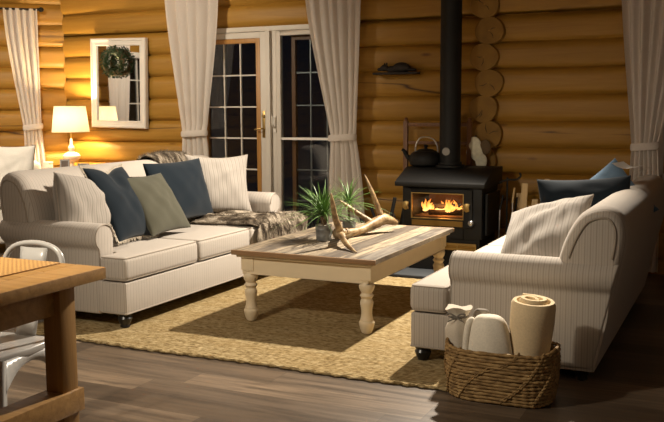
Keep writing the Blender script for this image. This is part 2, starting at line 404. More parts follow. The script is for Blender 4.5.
# ------------------------------------------------------------------ doors
def pane_door(root, x0, x1, z0, z1, y, bead, cols, rows, stile=.06, mat=M['door']):
    """leaf frame, wooden bead, glazing bars and pane under root, local y = out of room"""
    mb = MB(); mb.box(x0, x0+stile, y-.025, y+.025, z0, z1).box(x1-stile, x1, y-.025, y+.025, z0, z1)
    mb.box(x0+stile, x1-stile, y-.025, y+.025, z1-stile, z1).box(x0+stile, x1-stile, y-.025, y+.025, z0, z0+.08)
    mb.build('door_frame', mat, root, bevel=.004)
    a, b, c, d = x0+stile, x1-stile, z0+.08, z1-stile; w = .045
    if bead:
        mb = MB(); mb.box(a, a+w, y-.03, y+.02, c, d).box(b-w, b, y-.03, y+.02, c, d).box(a+w, b-w, y-.03, y+.02, d-w, d).box(a+w, b-w, y-.03, y+.02, c, c+w)
        mb.build('glazing_bead', M['beadwood'], root, bevel=.004); a += w; b -= w; c += w; d -= w
    mb = MB()
    for i in range(1, cols): x = lerp(a, b, i/cols); mb.box(x-.006, x+.006, y-.012, y+.012, c, d)
    for j in range(1, rows): z = lerp(c, d, j/rows); mb.box(a, b, y-.011, y+.011, z-.007, z+.007)
    if cols > 1 or rows > 1: mb.build('glazing_bar', M['door'], root)
    MB().box(a-.005, b+.005, y-.003, y+.003, c-.005, d+.005).build('pane', M['glass'], root)
d1 = struct('door_1', (0, YW, 0))
pane_door(d1, -4.995, -4.226, .02, 2.085, .0, True, 3, 6)
mb = MB(); mb.box(-4.268, -4.238, -.032, -.025, 1.07, 1.33).build('door_plate', M['brass'], d1, bevel=.004)
MB().tube(spline([(-4.252, -.03, 1.16), (-4.252, -.075, 1.16), (-4.28, -.085, 1.155), (-4.325, -.08, 1.15)], 4), .008).build('door_handle', M['brass'], d1)
MB().tube([(-4.252, -.03, 1.28), (-4.252, -.05, 1.28)], .014).build('door_lock', M['brass'], d1)
d2 = struct('door_2', (0, YW, 0))
pane_door(d2, -4.112, -3.463, .02, 2.085, .0, False, 1, 1, .045)
MB().box(-4.067, -3.508, -.018, .018, 1.052, 1.074).build('push_bar', M['white'], d2)
mb = MB(); mb.box(-4.15, -4.12, -.03, -.02, 1.12, 1.28); mb.tube([(-4.135, -.03, 1.16), (-4.135, -.07, 1.2), (-4.135, -.07, 1.28)], .008)
mb.build('door_handle', M['white'], d2)
mb = MB(); a, b, c, d = -4.04, -3.46, .1, 2.05        # second leaf outside the first
for x in (-3.795, -3.62): mb.box(x-.006, x+.006, .075, .09, c, d)
for z in (.46, .76, 1.07, 1.38, 1.69): mb.box(-3.98, b, .075, .09, z-.006, z+.006)
mb.build('outer_glazing_bar', M['zinc'], d2)
mb = MB().box(-3.99, -3.95, .06, .1, .02, 2.08).box(-3.95, -3.46, .06, .1, 2.0, 2.08); mb.build('outer_frame', M['redwood'], d2)
mb = MB()      # casing around and between the doors
mb.box(DX0, -4.998, -.02, .12, 0, DZ).box(-3.46, DX1, -.02, .12, 0, DZ).box(DX0, DX1, -.022, .12, 2.088, DZ)
mb.box(-4.223, -4.175, -.04, .1, 0, 2.09).box(-4.155, -4.115, -.02, .1, 0, 2.09).box(-4.175, -4.155, .0, .1, 0, 2.09)
o = mb.build('trim_2', M['door'], bevel=.004); o.location = (0, YW, 0); o['kind'] = 'structure'
def window(name, x0, x1, z0, z1, loc, rz):
    w = struct(name, loc, rz); mb = MB(); t = .06
    mb.box(x0-t, x0+.02, -.06, .1, z0-t, z1+t).box(x1-.02, x1+t, -.06, .1, z0-t, z1+t).box(x0, x1, -.06, .1, z0-t, z0+.02).box(x0, x1, -.06, .1, z1-.02, z1+t)
    mb.build('window_frame', M['white'], w, bevel=.004)
    mb = MB()
    for i in (1, 2, 3): x = lerp(x0, x1, i/4); mb.box(x-.008, x+.008, .01, .04, z0, z1)
    for i in (1, 2, 3): z = lerp(z0, z1, i/4); mb.box(x0, x1, .012, .038, z-.008, z+.008)
    mb.build('glazing_bar', M['white'], w)
    MB().box(x0, x1, .022, .028, z0, z1).build('pane', M['glass'], w); return w
window('window_1', WX0, WX1, WZ0, WZ1, (XC, YW, 0), ang)
window('window_2', SW0, SW1, .75, 2.12, (XL, 0, 0), PI/2)
window('window_3', -.62, .7, .8, 2.1, (0, YW-.0, 0), 0)

# ------------------------------------------------------------------ curtains
def curtain(label, top, tie, bot, zt, ztie, zb, loc, rz=0, folds=6, seed=0, depth=.026, group=None, gathers=True, lean=None):
    t = thing('curtain', label, 'curtain', loc, rz, group); rnd = random.Random(seed)
    ph = [rnd.random()*6.28 for _ in range(4)]; rows = []; nz, ns = 56, 90
    for i in range(nz+1):
        z = lerp(zt, zb, i/nz)
        if z > ztie:
            f = (zt-z)/(zt-ztie); e = f**1.5*.75 + sm(f)*.25
            x0, x1 = lerp(top[0], tie[0], e), lerp(top[1], tie[1], e); sq = 1 - .45*e
        else:
            f = (ztie-z)/(ztie-zb); e = 1-(1-f)**2.2
            x0, x1 = lerp(tie[0], bot[0], e), lerp(tie[1], bot[1], e); sq = .55 + .3*e
        pinch = math.exp(-((z-ztie)/.05)**2)
        row = []
        for j in range(ns+1):
            s = j/ns; ss = s + .03*sin(2*PI*s*1.3 + ph[0] + z*.7)*sin(PI*s)
            y = depth*sq*(1-.45*pinch)*(sin(2*PI*folds*ss + ph[1] + .5*sin(z*1.6+ph[2])) + .15*sin(2*PI*folds*2.0*ss + ph[3]) + .5*sin(2*PI*folds*.43*ss + ph[2] + z*.8))
            y -= .03*sin(PI*s)*pinch
            row.append((lerp(x0, x1, ss) + .006*sin(2*PI*folds*ss*1.0+ph[1]+1.2), y, z))
        rows.append(row)
    MB().grid(rows).build('curtain_panel', M['curtain'], t, smooth=180)
    if gathers:
        mb = MB(); cx = (tie[0]+tie[1])/2; rx = (tie[1]-tie[0])/2 + .006; rows = []
        for i in range(5):
            zz = ztie - .03 + .06*i/4; k = .0 if i in (0, 4) else .006
            rows.append([(cx + (rx+k)*cos(2*PI*q/36), -.014 + (.05+k)*sin(2*PI*q/36), zz + .008*cos(2*PI*q/36)) for q in range(36)])
        mb.grid(rows, closed_v=True); mb.build('tieback', M['curtain'], t, smooth=60)
    return t
YC = YW - .16
curtain('tied white curtain left of the white mullioned door, behind the striped pillow', (-5.27, -4.64), (-5.105, -4.82), (-5.13, -4.77), 2.54, 1.11, .04, (0, YC, 0), folds=5, seed=3)
curtain('tied white curtain between the right door and the black stove pipe', (-3.735, -3.165), (-3.48, -3.222), (-3.52, -3.13), 2.54, 1.085, .04, (0, YC, 0), folds=6, seed=8)
curtain('tied white curtain at the right edge, behind the right sofa', (-.955, -.40), (-.83, -.636), (-.85, -.60), 2.54, 1.04, .04, (0, YC, 0), folds=6, seed=5)
curtain('tied white curtain at far left on the short rod, beside the table lamp', (-.60, -.265), (-.45, -.268), (-.44, -.22), 2.40, 1.17, .04, (XC, YW, 0), ang, folds=5, seed=12)
bpy.data.objects['curtain.003'].location = Vector((XC, YW, 0)) + Vector((sin(ang), -cos(ang), 0))*.16
curtain('white curtain seen only as a reflection in the wall mirror', (4.55, 5.05), (4.7, 4.95), (4.65, 5.0), 2.40, .4, .04, (XL+.15, 0, 0), PI/2, folds=5, seed=14, gathers=False)
def rod(label, x0, x1, z, loc, rz):
    t = thing('curtain_rod', label, 'curtain rod', loc, rz)
    MB().tube([(x0, 0, z), (x1, 0, z)], .011, 10).build('rod', M['iron'], t)
    for x, s in ((x0, -1), (x1, 1)):
        MB().lathe([(.011, 0), (.018, .008), (.012, .016), (.024, .03), (.027, .045), (.018, .062), (.004, .07)], 12).xf(Matrix.Translation((x, 0, z)) @ Matrix.Rotation(s*PI/2, 4, 'Y')).build('finial', M['iron'], t)
    for x in (x0+.08, x1-.08): MB().tube([(x, 0, z), (x, .16, z)], .007).build('bracket', M['iron'], t)
p = Vector((XC, YW, 0)) + Vector((sin(ang), -cos(ang), 0))*.16
rod('black curtain rod with finial above the far left curtain', -2.2, -.27, 2.395, p, ang)
rod('black curtain rod above the doors', -5.6, -3.15, 2.55, (0, YC, 0), 0)
rod('black curtain rod above the right window', -1.05, 1.0, 2.55, (0, YC, 0), 0)
rod('black curtain rod seen reflected in the wall mirror', 3.3, 5.12, 2.40, (XL+.15, 0, 0), PI/2)

# ------------------------------------------------------------------ mirror + wreath
mr = thing('wall_mirror', 'white framed rectangular mirror on the log wall above the lamp', 'mirror', (-5.955, YW-.065, 1.62))
mr.rotation_euler = (math.radians(0), math.radians(1.3), 0)
w, h, fwid = .355, .463, .075
def ring_frame(w, h, prof):
    mb = MB(); rows = []
    for d, y in prof: rows.append([(-w+d, y, -h+d), (w-d, y, -h+d), (w-d, y, h-d), (-w+d, y, h-d)])
    return mb.grid(rows, closed_v=True)
ring_frame(w, h, [(0, .02), (0, -.02), (.008, -.03), (.022, -.032), (.03, -.022), (.058, -.018), (.064, -.024), (.075, -.02), (.078, 0)]).build('mirror_frame', M['white'], mr, smooth=30)
MB().box(-w+.07, w-.07, -.004, .0, -h+.07, h-.07).build('mirror_glass', M['mirror'], mr)
wr = thing('wreath', 'round green leaf wreath hanging on the white mirror', 'wreath', (-5.965, YW-.135, 1.838))
MB().tube([(.118*cos(2*PI*k/40), 0, .118*sin(2*PI*k/40)) for k in range(40)], .024, 8, closed=True).build('wreath_base', M['stem'], wr)
mb = MB(); rn = random.Random(2)
for k in range(1300):
    a = rn.random()*2*PI; b = rn.random()*2*PI; R = .118 + (rn.random()-.5)*.012; rr_ = .024 + rn.random()*.022
    er = Vector((cos(a), 0, sin(a))); et = Vector((-sin(a), 0, cos(a))); ey = Vector((0, 1, 0))
    nrm = er*cos(b) + ey*sin(b); pz = er*R + nrm*rr_*.9
    if pz.y > .03: continue
    d = (nrm*.6 + et*rn.uniform(.2, 1.2) + Vector((rn.uniform(-.5, .5), rn.uniform(-.5, .5), rn.uniform(-.5, .5)))).normalized(); sd = d.cross(nrm)
    if sd.length < .1: continue
    sd.normalize(); L = .018 + rn.random()*.012; W = L*.32
    mb.add([pz, pz + d*L*.5 + sd*W, pz + d*L, pz + d*L*.5 - sd*W], [(0, 1, 2, 3)])
o = mb.build('wreath_leaves', M['leaf'], wr, merge=False, smooth=0)

# ------------------------------------------------------------------ lamp corner
tb = thing('side_table', 'brown wooden side table under the lamp, mostly hidden behind the sofa', 'side table', (-6.35, 7.1, 0))
MB().box(-.3, .33, -.22, .22, .685, .72).build('table_top', M['walnut'], tb, bevel=.006)
MB().box(-.27, .3, -.19, .19, .58, .685).build('apron', M['walnut'], tb)
for sx in (-.24, .27):
    for sy in (-.17, .17): MB().box(sx-.022, sx+.022, sy-.022, sy+.022, 0, .58).build('leg', M['walnut'], tb)
lp = thing('table_lamp', 'lit table lamp with cream shade and white turned base', 'lamp', (-6.41, 7.19, .72))
MB().lathe([(.07, 0), (.075, .012), (.05, .025), (.024, .04), (.02, .075), (.028, .085), (.065, .10), (.088, .125), (.09, .15), (.07, .175), (.035, .19), (.026, .205), (.034, .225), (.03, .245), (.016, .265), (.012, .33)], 28).build('lamp_base', M['ceramic'], lp)
zs = .405
MB().lathe([(.006, .31), (.006, .52)], 8).build('lamp_stem', M['brass'], lp)
mb = MB(); n = 40
mb.grid([[(r*cos(2*PI*k/n), r*sin(2*PI*k/n), z) for k in range(n)] for r, z in ((.192, .40), (.16, .665))], closed_v=True)
sh = mb.build('lamp_shade', M['shade'], lp)
for r, z in ((.192, .40), (.16, .665)): MB().tube([(r*cos(2*PI*k/n), r*sin(2*PI*k/n), z) for k in range(n)], .003, 6, closed=True).build('shade_trim', M['shade'], sh)
nb = NT('lit_bulb'); e = nb.n('ShaderNodeEmission'); e.inputs[0].default_value = (1, .72, .38, 1); e.inputs[1].default_value = 30; nb.l(e.outputs[0], nb.out.inputs[0])
MB().ball((0, 0, .53), .03).build('light_bulb', nb.m, lp)
def photo(label, x, y, w, h, rz):
    t = thing('photo_frame', label, 'photo frame', (x, y, .72), rz); X = Matrix.Rotation(-.16, 4, 'X')
    ring = MB(); ring.box(-w, w, -.008, .008, 0, .014, X).box(-w, w, -.008, .008, h-.014, h, X).box(-w, -w+.014, -.008, .008, 0, h, X).box(w-.014, w, -.008, .008, 0, h, X)
    ring.build('frame_border', M['zinc'], t); MB().box(-w+.01, w-.01, -.004, .006, .01, h-.01, X).build('photo_print', M['photo'], t)
photo('upright dark framed photo standing in front of the lamp base', -6.33, 6.99, .048, .125, .55)
photo('low dark framed photo right of the lamp base', -6.12, 7.03, .058, .085, .45)
t = thing('trinket_box', 'small white box on the side table left of the lamp', 'box', (-6.56, 7.0, .72))
MB().box(-.04, .04, -.03, .03, 0, .075).build('box_body', M['white'], t, bevel=.005); MB().box(-.043, .043, -.033, .033, .075, .095).build('box_lid', M['white'], t, bevel=.005)

# ------------------------------------------------------------------ pillows
def pillow(name, label, cat, w, h, th, loc, R, U, mat, seed=0, pinch=.07, chop=0, wr=.006, piping=None, group=None, fringe=None):
    rnd = random.Random(seed); n = 34; ph = [rnd.random()*6.28 for _ in range(8)]
    def pt(u, v, s):
        x = u*w/2*(1 - pinch*(1-v*v)); y = v*h/2*(1 - pinch*(1-u*u))
        if chop: y -= chop*math.exp(-(u/.34)**2)*sm((v+.3)/1.3)
        e = max(0, (1-u*u)*(1-v*v)); z = s*th/2*e**.42
        if chop: z *= 1 - .45*math.exp(-(u/.25)**2)*sm((v+.2)/1.2)
        k = e**.5
        z += k*wr*(sin(7*u+3*v+ph[0]) + sin(-5*u+8*v+ph[1]) + .6*sin(13*u+6*v+ph[2]))*s
        z += k*wr*.8*sin(18*math.atan2(v-.6, u-.7)/2+ph[3])
        return (x, y, z)
    mb = MB(); sp = [sin((-1+2*i/n)*PI/2) for i in range(n+1)]
    for s in (1, -1): mb.grid([[pt(u, v, s) for v in sp] for u in sp])
    t = thing(name, label, cat, (0, 0, 0), 0, group); t.matrix_world = frame(R, U, loc)
    cv = mb.build('pillow_cover', mat, t, smooth=180)
    per = [pt(u, -1, 1) for u in sp] + [pt(1, v, 1) for v in sp[1:]] + [pt(u, 1, 1) for u in sp[::-1][1:]] + [pt(-1, v, 1) for v in sp[::-1][1:-1]]
    if piping: MB().tube(per, .005, 6, closed=True).build('piping', piping, t, smooth=60)
    if fringe:
        mb = MB()
        for i in range(0, len(per)):
            p = Vector(per[i]); q = Vector(per[(i+1) % len(per)])
            for k in range(3):
                a = p.lerp(q, k/3); d = Vector((a.x, a.y, 0)).normalized()*.022 + Vector((rnd.uniform(-.008, .008), rnd.uniform(-.008, .008), rnd.uniform(-.008, .008)))
                mb.tube([a*.995, a + d], [.0035, .0015], 4)
        mb.build('fringe', fringe, t, merge=False)
    return t

# ------------------------------------------------------------------ white armchair at the far left
ac = thing('armchair', 'white upholstered armchair at the left edge behind the long sofa', 'armchair', (-6.56, 6.36, 0), math.radians(45))
MB().box(-.42, .40, -.42, .34, .1, .44).build('chair_base', M['whitecloth'], ac, bevel=.04, seg=3)
MB().box(-.3, .28, -.46, .22, .44, .56).build('seat_cushion', M['whitecloth'], ac, bevel=.05, seg=3)
MB().box(-.40, .38, .2, .42, .4, .84).build('chair_back', M['whitecloth'], ac, bevel=.08, seg=4)
for a, b in ((-.44, -.3), (.28, .42)): MB().box(a, b, -.42, .3, .1, .64).build('chair_arm', M['whitecloth'], ac, bevel=.05, seg=3)
for x in (-.36, .34):
    for y in (-.36, .28): MB().lathe([(.02, 0), (.03, .1)], 10, (x, y, 0)).build('leg', M['black'], ac)
pillow('throw_pillow', 'white pillow with piped edge on the white armchair at far left', 'pillow', .52, .5, .16, (-6.39, 6.30, .765), (.97, .26, .0), (-.08, .12, 1), M['whitecloth'], 5, piping=M['ribbon'])

# ------------------------------------------------------------------ sofas
def sofa(label, loc, s, L, bk=0., vs=1., zs=1.):
    """local: x = s*v (v = depth from the seat front), y = u along the sofa"""
    t = thing('sofa', label, 'sofa', loc); AW = .17
    f = lambda v, u, z: (s*v*vs, u, z*zs if z > .1 else z*(.9+zs*.1))
    def pr(poly, z0, z1): return MB().prism(poly, lambda a, b: f(a, b, z0), lambda a, b: f(a, b, z1))
    b = pr([(.008, .012), (.23, .012), (.23, .03), (.90, .03), (.90, L-.03), (.23, L-.03), (.23, L-.012), (.008, L-.012)], .09, .285).build('sofa_base', M['seat'], t, bevel=.018, seg=3)
    pth = [f(.006, u, .098) for u in (.02, L-.02)]
    MB().tube([f(.2, .008, .094), f(.012, .01, .094), f(.008, .016, .094), f(.004, L-.03, .094), f(.02, L-.008, .094)], .005, 6).build('piping', M['piping'], b)
    third = (L)/3; cuts = [0, .80, 1.50, L]
    for i in range(3):
        a, c = cuts[i]+.003, cuts[i+1]-.003
        if i == 0: poly = [(0, a), (.205, a), (.205, AW+.01), (.74, AW+.01), (.74, c), (0, c)]
        elif i == 2: poly = [(0, a), (.74, a), (.74, L-AW-.01), (.205, L-AW-.01), (.205, c), (0, c)]
        else: poly = [(0, a), (.74, a), (.74, c), (0, c)]
        cu = pr(poly, .292, .444)
        q = cu.build('seat_cushion', M['seat'], t, bevel=.034, seg=4)
        # crown the middle of the cushion
        e = .0095
        cx = sum(p[0] for p in poly)/len(poly); cy = sum(p[1] for p in poly)/len(poly)
        ins = []
        m = len(poly)
        for k in range(m):
            p0, p1, p2 = Vector(poly[k-1]), Vector(poly[k]), Vector(poly[(k+1) % m])
            d1, d2 = (p1-p0).normalized(), (p2-p1).normalized()
            n1, n2 = Vector((-d1.y, d1.x)), Vector((-d2.y, d2.x)); pp = p1 + (n1+n2)*e
            ins.append(pp - d1*.025); ins.append(pp + (d2-d1)*.006); ins.append(pp + d2*.025)
        for z in (.435, .301): MB().tube([f(p.x, p.y, z) for p in ins], .0045, 6, closed=True).build('piping', M['piping'], q)
    for side in (0, 1):
        m = (lambda u: u) if side == 0 else (lambda u: L-u)
        arc = [(.083 + .092*cos(math.radians(a)), .545 + .088*sin(math.radians(a))) for a in range(0, 236, 12)]
        poly = [(AW, .072), (AW, .50)] + arc + [(.026, .462), (.022, .45), (.022, .072)]
        a = MB().prism([(q[0], q[1]) for q in poly], lambda x, z: f(.218, m(x), z), lambda x, z: f(.913 + .2*max(0, z-.06), m(x), z)).build('arm', M['arm'], t, bevel=.012, seg=3, smooth=45, bevang=50)
        MB().tube([f(.216, m(.083+(x-.083)*.93), .545+(z-.545)*.93) for x, z in arc] + [f(.216, m(.034), .45), f(.216, m(.034), .09)], .0045, 6).build('piping', M['piping'], a)
    B = bk
    prof = [(.70, .20), (.71, .45), (.728, .58), (.752, .69+B), (.79, .79+B), (.838, .865+B), (.90, .90+B), (.965, .908+B), (1.02, .88+B), (1.055, .81+B), (1.055, .70+B), (1.018, .5), (.972, .3), (.925, .06), (.70, .06)]
    P3 = spline([Vector((a, b, 0)) for a, b in prof[:13]], 3); poly = [(p.x, p.y) for p in P3] + prof[13:]
    def inset(d):
        out = []; m_ = len(poly)
        for k in range(m_):
            a, b, c = Vector(poly[k-1]), Vector(poly[k]), Vector(poly[(k+1) % m_]); tt = (c-a).normalized(); nn = Vector((-tt.y, tt.x))
            q = b - nn*d*sm((b.y-.30)/.3); out.append((q.x, q.y))
        return out
    rows = []; RR = .085
    ths = [90*k/7 for k in range(8)]
    for a in ths: rows.append([f(x, .03 + RR*(1-cos(math.radians(a))), z) for x, z in inset(.05*(1-sin(math.radians(a))))])
    for a in ths[::-1]: rows.append([f(x, L-.03 - RR*(1-cos(math.radians(a))), z) for x, z in inset(.05*(1-sin(math.radians(a))))])
    mb = MB().grid(rows, closed_v=True); np_ = len(poly); mb.f.append(tuple(range(np_))); mb.f.append(tuple((len(rows)-1)*np_ + k for k in range(np_)))
    bk_ = mb.build('sofa_back', M['seat'], t, smooth=55)
    ins = inset(.054)
    for u in (.028, L-.028):
        MB().tube([f(x, u, z) for (x, z), (x0_, z0_) in zip(ins, poly) if z0_ > .62 and x0_ > .735], .0055, 6).build('piping', M['piping'], bk_)
    for v, u in ((.06, .06), (.06, L-.06), (.86, .09), (.86, L-.09)):
        MB().lathe([(.024, .0), (.031, .006), (.028, .018), (.038, .036), (.046, .058), (.038, .072), (.044, .08), (.044, .095)], 16, f(v, u, 0)).build('leg', M['black'], t)
    return t
SL = (-3.37, 4.205, .014); SR = (-1.585, 4.30, .0)
LL = 2.36
sofa('long cream pinstriped sofa at left with fur throw and five cushions', SL, -1, LL, .03)
sofa('pinstriped sofa at right seen from its end, behind the basket', SR, 1, 2.4, .0, 1.03, .962)

pillow('throw_pillow', 'large cream pinstriped pillow leaning on the near arm of the left sofa', 'pillow', .48, .48, .27, (-3.93, 4.53, .675), (.14, .97, -.22), (-.35, -.02, 1), M['pstripe'], 1, wr=.005, pinch=.03, piping=M['piping'])
pillow('throw_pillow', 'dark navy pillow with pinched top and pale fringe, left end of the left sofa', 'pillow', .46, .56, .18, (-3.86, 4.79, .715), (-.08, 1, -.04), (-.58, -.12, 1), M['navy'], 2, chop=.04, wr=.003, fringe=M['creamcloth'])
pillow('throw_pillow', 'sage green pillow between the two navy pillows', 'pillow', .45, .47, .14, (-3.78, 5.09, .685), (.02, 1, .02), (-.66, 0, 1), M['sage'], 3, wr=.004)
pillow('throw_pillow', 'navy pillow leaning on the striped one, behind the sage pillow', 'pillow', .68, .48, .16, (-3.95, 5.62, .725), (.06, 1, .01), (-.30, -.05, 1), M['navy'], 4, wr=.003)
pillow('throw_pillow', 'upright grey pinstriped pillow at the far end of the left sofa by the door', 'pillow', .54, .50, .17, (-3.90, 6.10, .735), (.62, .79, -.03), (-.22, .16, 1), M['pstripe'], 6, wr=.004, pinch=.13, piping=M['piping'])
pillow('throw_pillow', 'pinstriped pillow on the right sofa nearest the camera', 'pillow', .48, .53, .20, (-.965, 4.70, .665), (.95, -.16, .27), (.22, .85, .68), M['pstripe'], 7, wr=.006, piping=M['piping'])
pillow('throw_pillow', 'dark navy pillow behind the striped one on the right sofa', 'pillow', .54, .50, .16, (-.845, 5.28, .70), (.97, .2, .06), (-.05, .35, 1), M['navy'], 8, wr=.003)
pillow('throw_pillow', 'light blue pillow behind the navy one on the right sofa', 'pillow', .42, .42, .13, (-.76, 5.60, .755), (.72, .20, .60), (-.55, .25, .8), M['blue'], 9, wr=.003)
t = thing('folded_card', 'white folded paper tag resting on the light blue pillow', 'paper card', (-.66, 5.52, .945)); t.scale = (1.5, 1.5, 1.4)
mb = MB(); mb.grid([[(-.05+.02*i, -.02+.012*i, .05-.02*i+.004*i*i), (-.01+.02*i, .03+.01*i, .055-.02*i+.004*i*i)] for i in range(5)]).grid([[(.03, .02, .0), (.035, .05, .0)], [(.09, .04, .035), (.095, .06, .035)]])
mb.build('card_sheet', M['paper'], t)

# fur throw over the far end of the left sofa
th = thing('fur_throw', 'brown and grey fur throw draped over the far end of the left sofa', 'throw blanket', (0, 0, 0))
px = SL[0]; py = SL[1]
prof = spline([(1.07, 0, .72), (1.06, 0, .90), (.97, 0, .955), (.90, 0, .95), (.845, 0, .87), (.79, 0, .72), (.735, 0, .55), (.68, 0, .475), (.5, 0, .452), (.3, 0, .452), (.10, 0, .452), (.012, 0, .446), (-.022, 0, .41), (-.03, 0, .34), (-.035, 0, .22)], 5)
rn = random.Random(9); rows = []; NU = 44
for i, q in enumerate(prof):
    f = i/(len(prof)-1); row = []
    ua = lerp(1.50, 1.53, sm(f*1.9)); ub = lerp(1.98, 2.12, sm(f*2.)) + .22*sm((f-.72)/.14)
    for j in range(NU+1):
        g = j/NU; u = lerp(ua, ub, g) + .02*sin(f*14+2) + .02*sin(f*31)
        rip = .016*sin(g*19 + f*9) + .011*sin(g*33 - f*14 + 1)
        armlift = 0
        v, z = q.x, q.z
        on_seat = sm((f-.44)/.08)*(1-sm((f-.80)/.1))
        if f < .3: z += .02*sm(f/.05)*sin(PI*g)
        front = sm((f-.82)/.1); rdg = .5+.5*sin(g*16+f*7+.6*sin(f*9)); env = sm(g/.16)*sm((1-g)/.14); z += (rip*.5 + .006 + .052*rdg*env*sm((f-.47)/.12))*on_seat
        if front > 0: v -= (abs(rip)*.6 + .035*rdg*env)*front; z -= .03*front*(1-sm((f-.80)/.1))*(1-env); z += front*(.12*abs(g-.62)*(.3+f) + .02*sin(g*23))
        if f < .3: z += .006*sin(g*25); v += 0
        row.append((px - v, py + u, z + .014))
    rows.append(row)
mb = MB().grid(rows); cl = mb.build('throw_cloth', M['fur'], th, smooth=180)
sd = cl.modifiers.new('thickness', 'SOLIDIFY'); sd.thickness = .008; sd.offset = 1
mb = MB()
for k in range(13000):
    i = rn.randrange(int(len(rows)*.0), len(rows)-1); j = rn.randrange(NU); a, b = rn.random(), rn.random()
    p00, p10, p01 = Vector(rows[i][j]), Vector(rows[i+1][j]), Vector(rows[i][j+1])
    p = p00 + (p10-p00)*a + (p01-p00)*b; nn = (p10-p00).cross(p01-p00).normalized()
    if nn.z < 0 and abs(nn.z) > .2: nn = -nn
    if abs(nn.z) <= .2 and nn.x < 0: nn = -nn
    along = (p10-p00).normalized(); d = (nn*.55 + along*.7 + Vector((rn.uniform(-.4, .4), rn.uniform(-.4, .4), rn.uniform(-.2, .2)))).normalized()
    L = .026 + rn.random()*.028; sdv = d.cross(nn).normalized()*.0026
    mb.add([p - sdv, p + sdv, p + d*L + nn*(-.003)], [(0, 1, 2)])
o = mb.build('fur_pile', M['fur'], th, merge=False, smooth=0); o['kind'] = 'stuff'

# ------------------------------------------------------------------ rug
mb = MB(); x0, x1, y0, y1 = -4.0, -1.12, 3.93, 6.45; rn = random.Random(3)
n = 150; m = 8; rows = []
def rugp(i, j, z):
    fx, fy = i/n, j/m
    return (lerp(x0, x1, fx) + (0 if 0 < i < n else .006*sin(fy*60)), lerp(y0, y1, fy) + (.006*sin(fx*190) + .008*sin(fx*14) if j in (0, m) else 0), z)
rows = [[rugp(i, 0, 0.001)] + [rugp(i, j, .013) for j in range(m+1)] + [rugp(i, m, .001)] for i in range(n+1)]
rg = mb.grid(rows); rg.tube([rugp(i, 0, .008) for i in range(n+1)], [.0085 + .0025*sin(i*1.9) for i in range(n+1)], 6)
o = rg.build('jute_rug', M['rug'], smooth=60); tag(o, 'golden woven jute rug under the coffee table on the plank floor', 'rug')

# ------------------------------------------------------------------ coffee table
TX0, TX1, TY0, TY1, TH = -2.894, -1.922, 4.649, 6.17, .475
ct = thing('coffee_table', 'cream farmhouse coffee table with weathered plank top and turned legs', 'coffee table', ((TX0+TX1)/2, (TY0+TY1)/2, .013))
hw, hl = (TX1-TX0)/2, (TY1-TY0)/2; th_ = TH-.013
mb = MB(); rn = random.Random(7)
for i in range(8):
    a = -hw + i*2*hw/8; dz = rn.uniform(-.002, .001); mb.box(a+.002, a+2*hw/8-.002, -hl+.0125, hl-.0125, th_-.03, th_+dz)
mb.build('plank_top', M['planks'], ct, bevel=.002, seg=1)
for s in (-1, 1):
    MB().box(-hw-.002, hw+.002, min(s*hl, s*(hl-.012)), max(s*hl, s*(hl-.012)), th_-.031, th_-.001).build('end_board', M['endw'], ct, bevel=.003)
mb = MB(); e = .022
mb.box(-hw+e, hw-e, -hl+e, hl-e, th_-.048, th_-.03); mb.build('top_moulding', M['cream'], ct, bevel=.005)
e = .05; t_ = .022
mb = MB()
mb.box(-hw+e, hw-e, -hl+e, -hl+e+t_, th_-.155, th_-.048).box(-hw+e, hw-e, hl-e-t_, hl-e, th_-.155, th_-.048).box(-hw+e, -hw+e+t_, -hl+e, hl-e, th_-.155, th_-.048).box(hw-e-t_, hw-e, -hl+e, hl-e, th_-.155, th_-.048)
mb.build('apron', M['cream'], ct, bevel=.002, seg=1)
lprof = [(.020, 0), (.030, .006), (.040, .03), (.046, .055), (.0475, .068), (.044, .076), (.039, .080), (.0405, .086), (.035, .10), (.0325, .125), (.034, .15), (.039, .178), (.0405, .19), (.036, .203), (.030, .212), (.034, .22), (.0425, .231), (.034, .243), (.031, .248), (.040, .262), (.0475, .283), (.0465, .298), (.037, .312), (.034, .318), (.042, .325), (.042, .332)]
g = .088
for sx in (-1, 1):
    for sy in (-1, 1):
        mb = MB().lathe(lprof, 28, (sx*(hw-g), sy*(hl-g), 0)); q = .043
        mb.box(sx*(hw-g)-q, sx*(hw-g)+q, sy*(hl-g)-q, sy*(hl-g)+q, .33, th_-.048)
        mb.build('leg', M['cream'], ct, smooth=32)

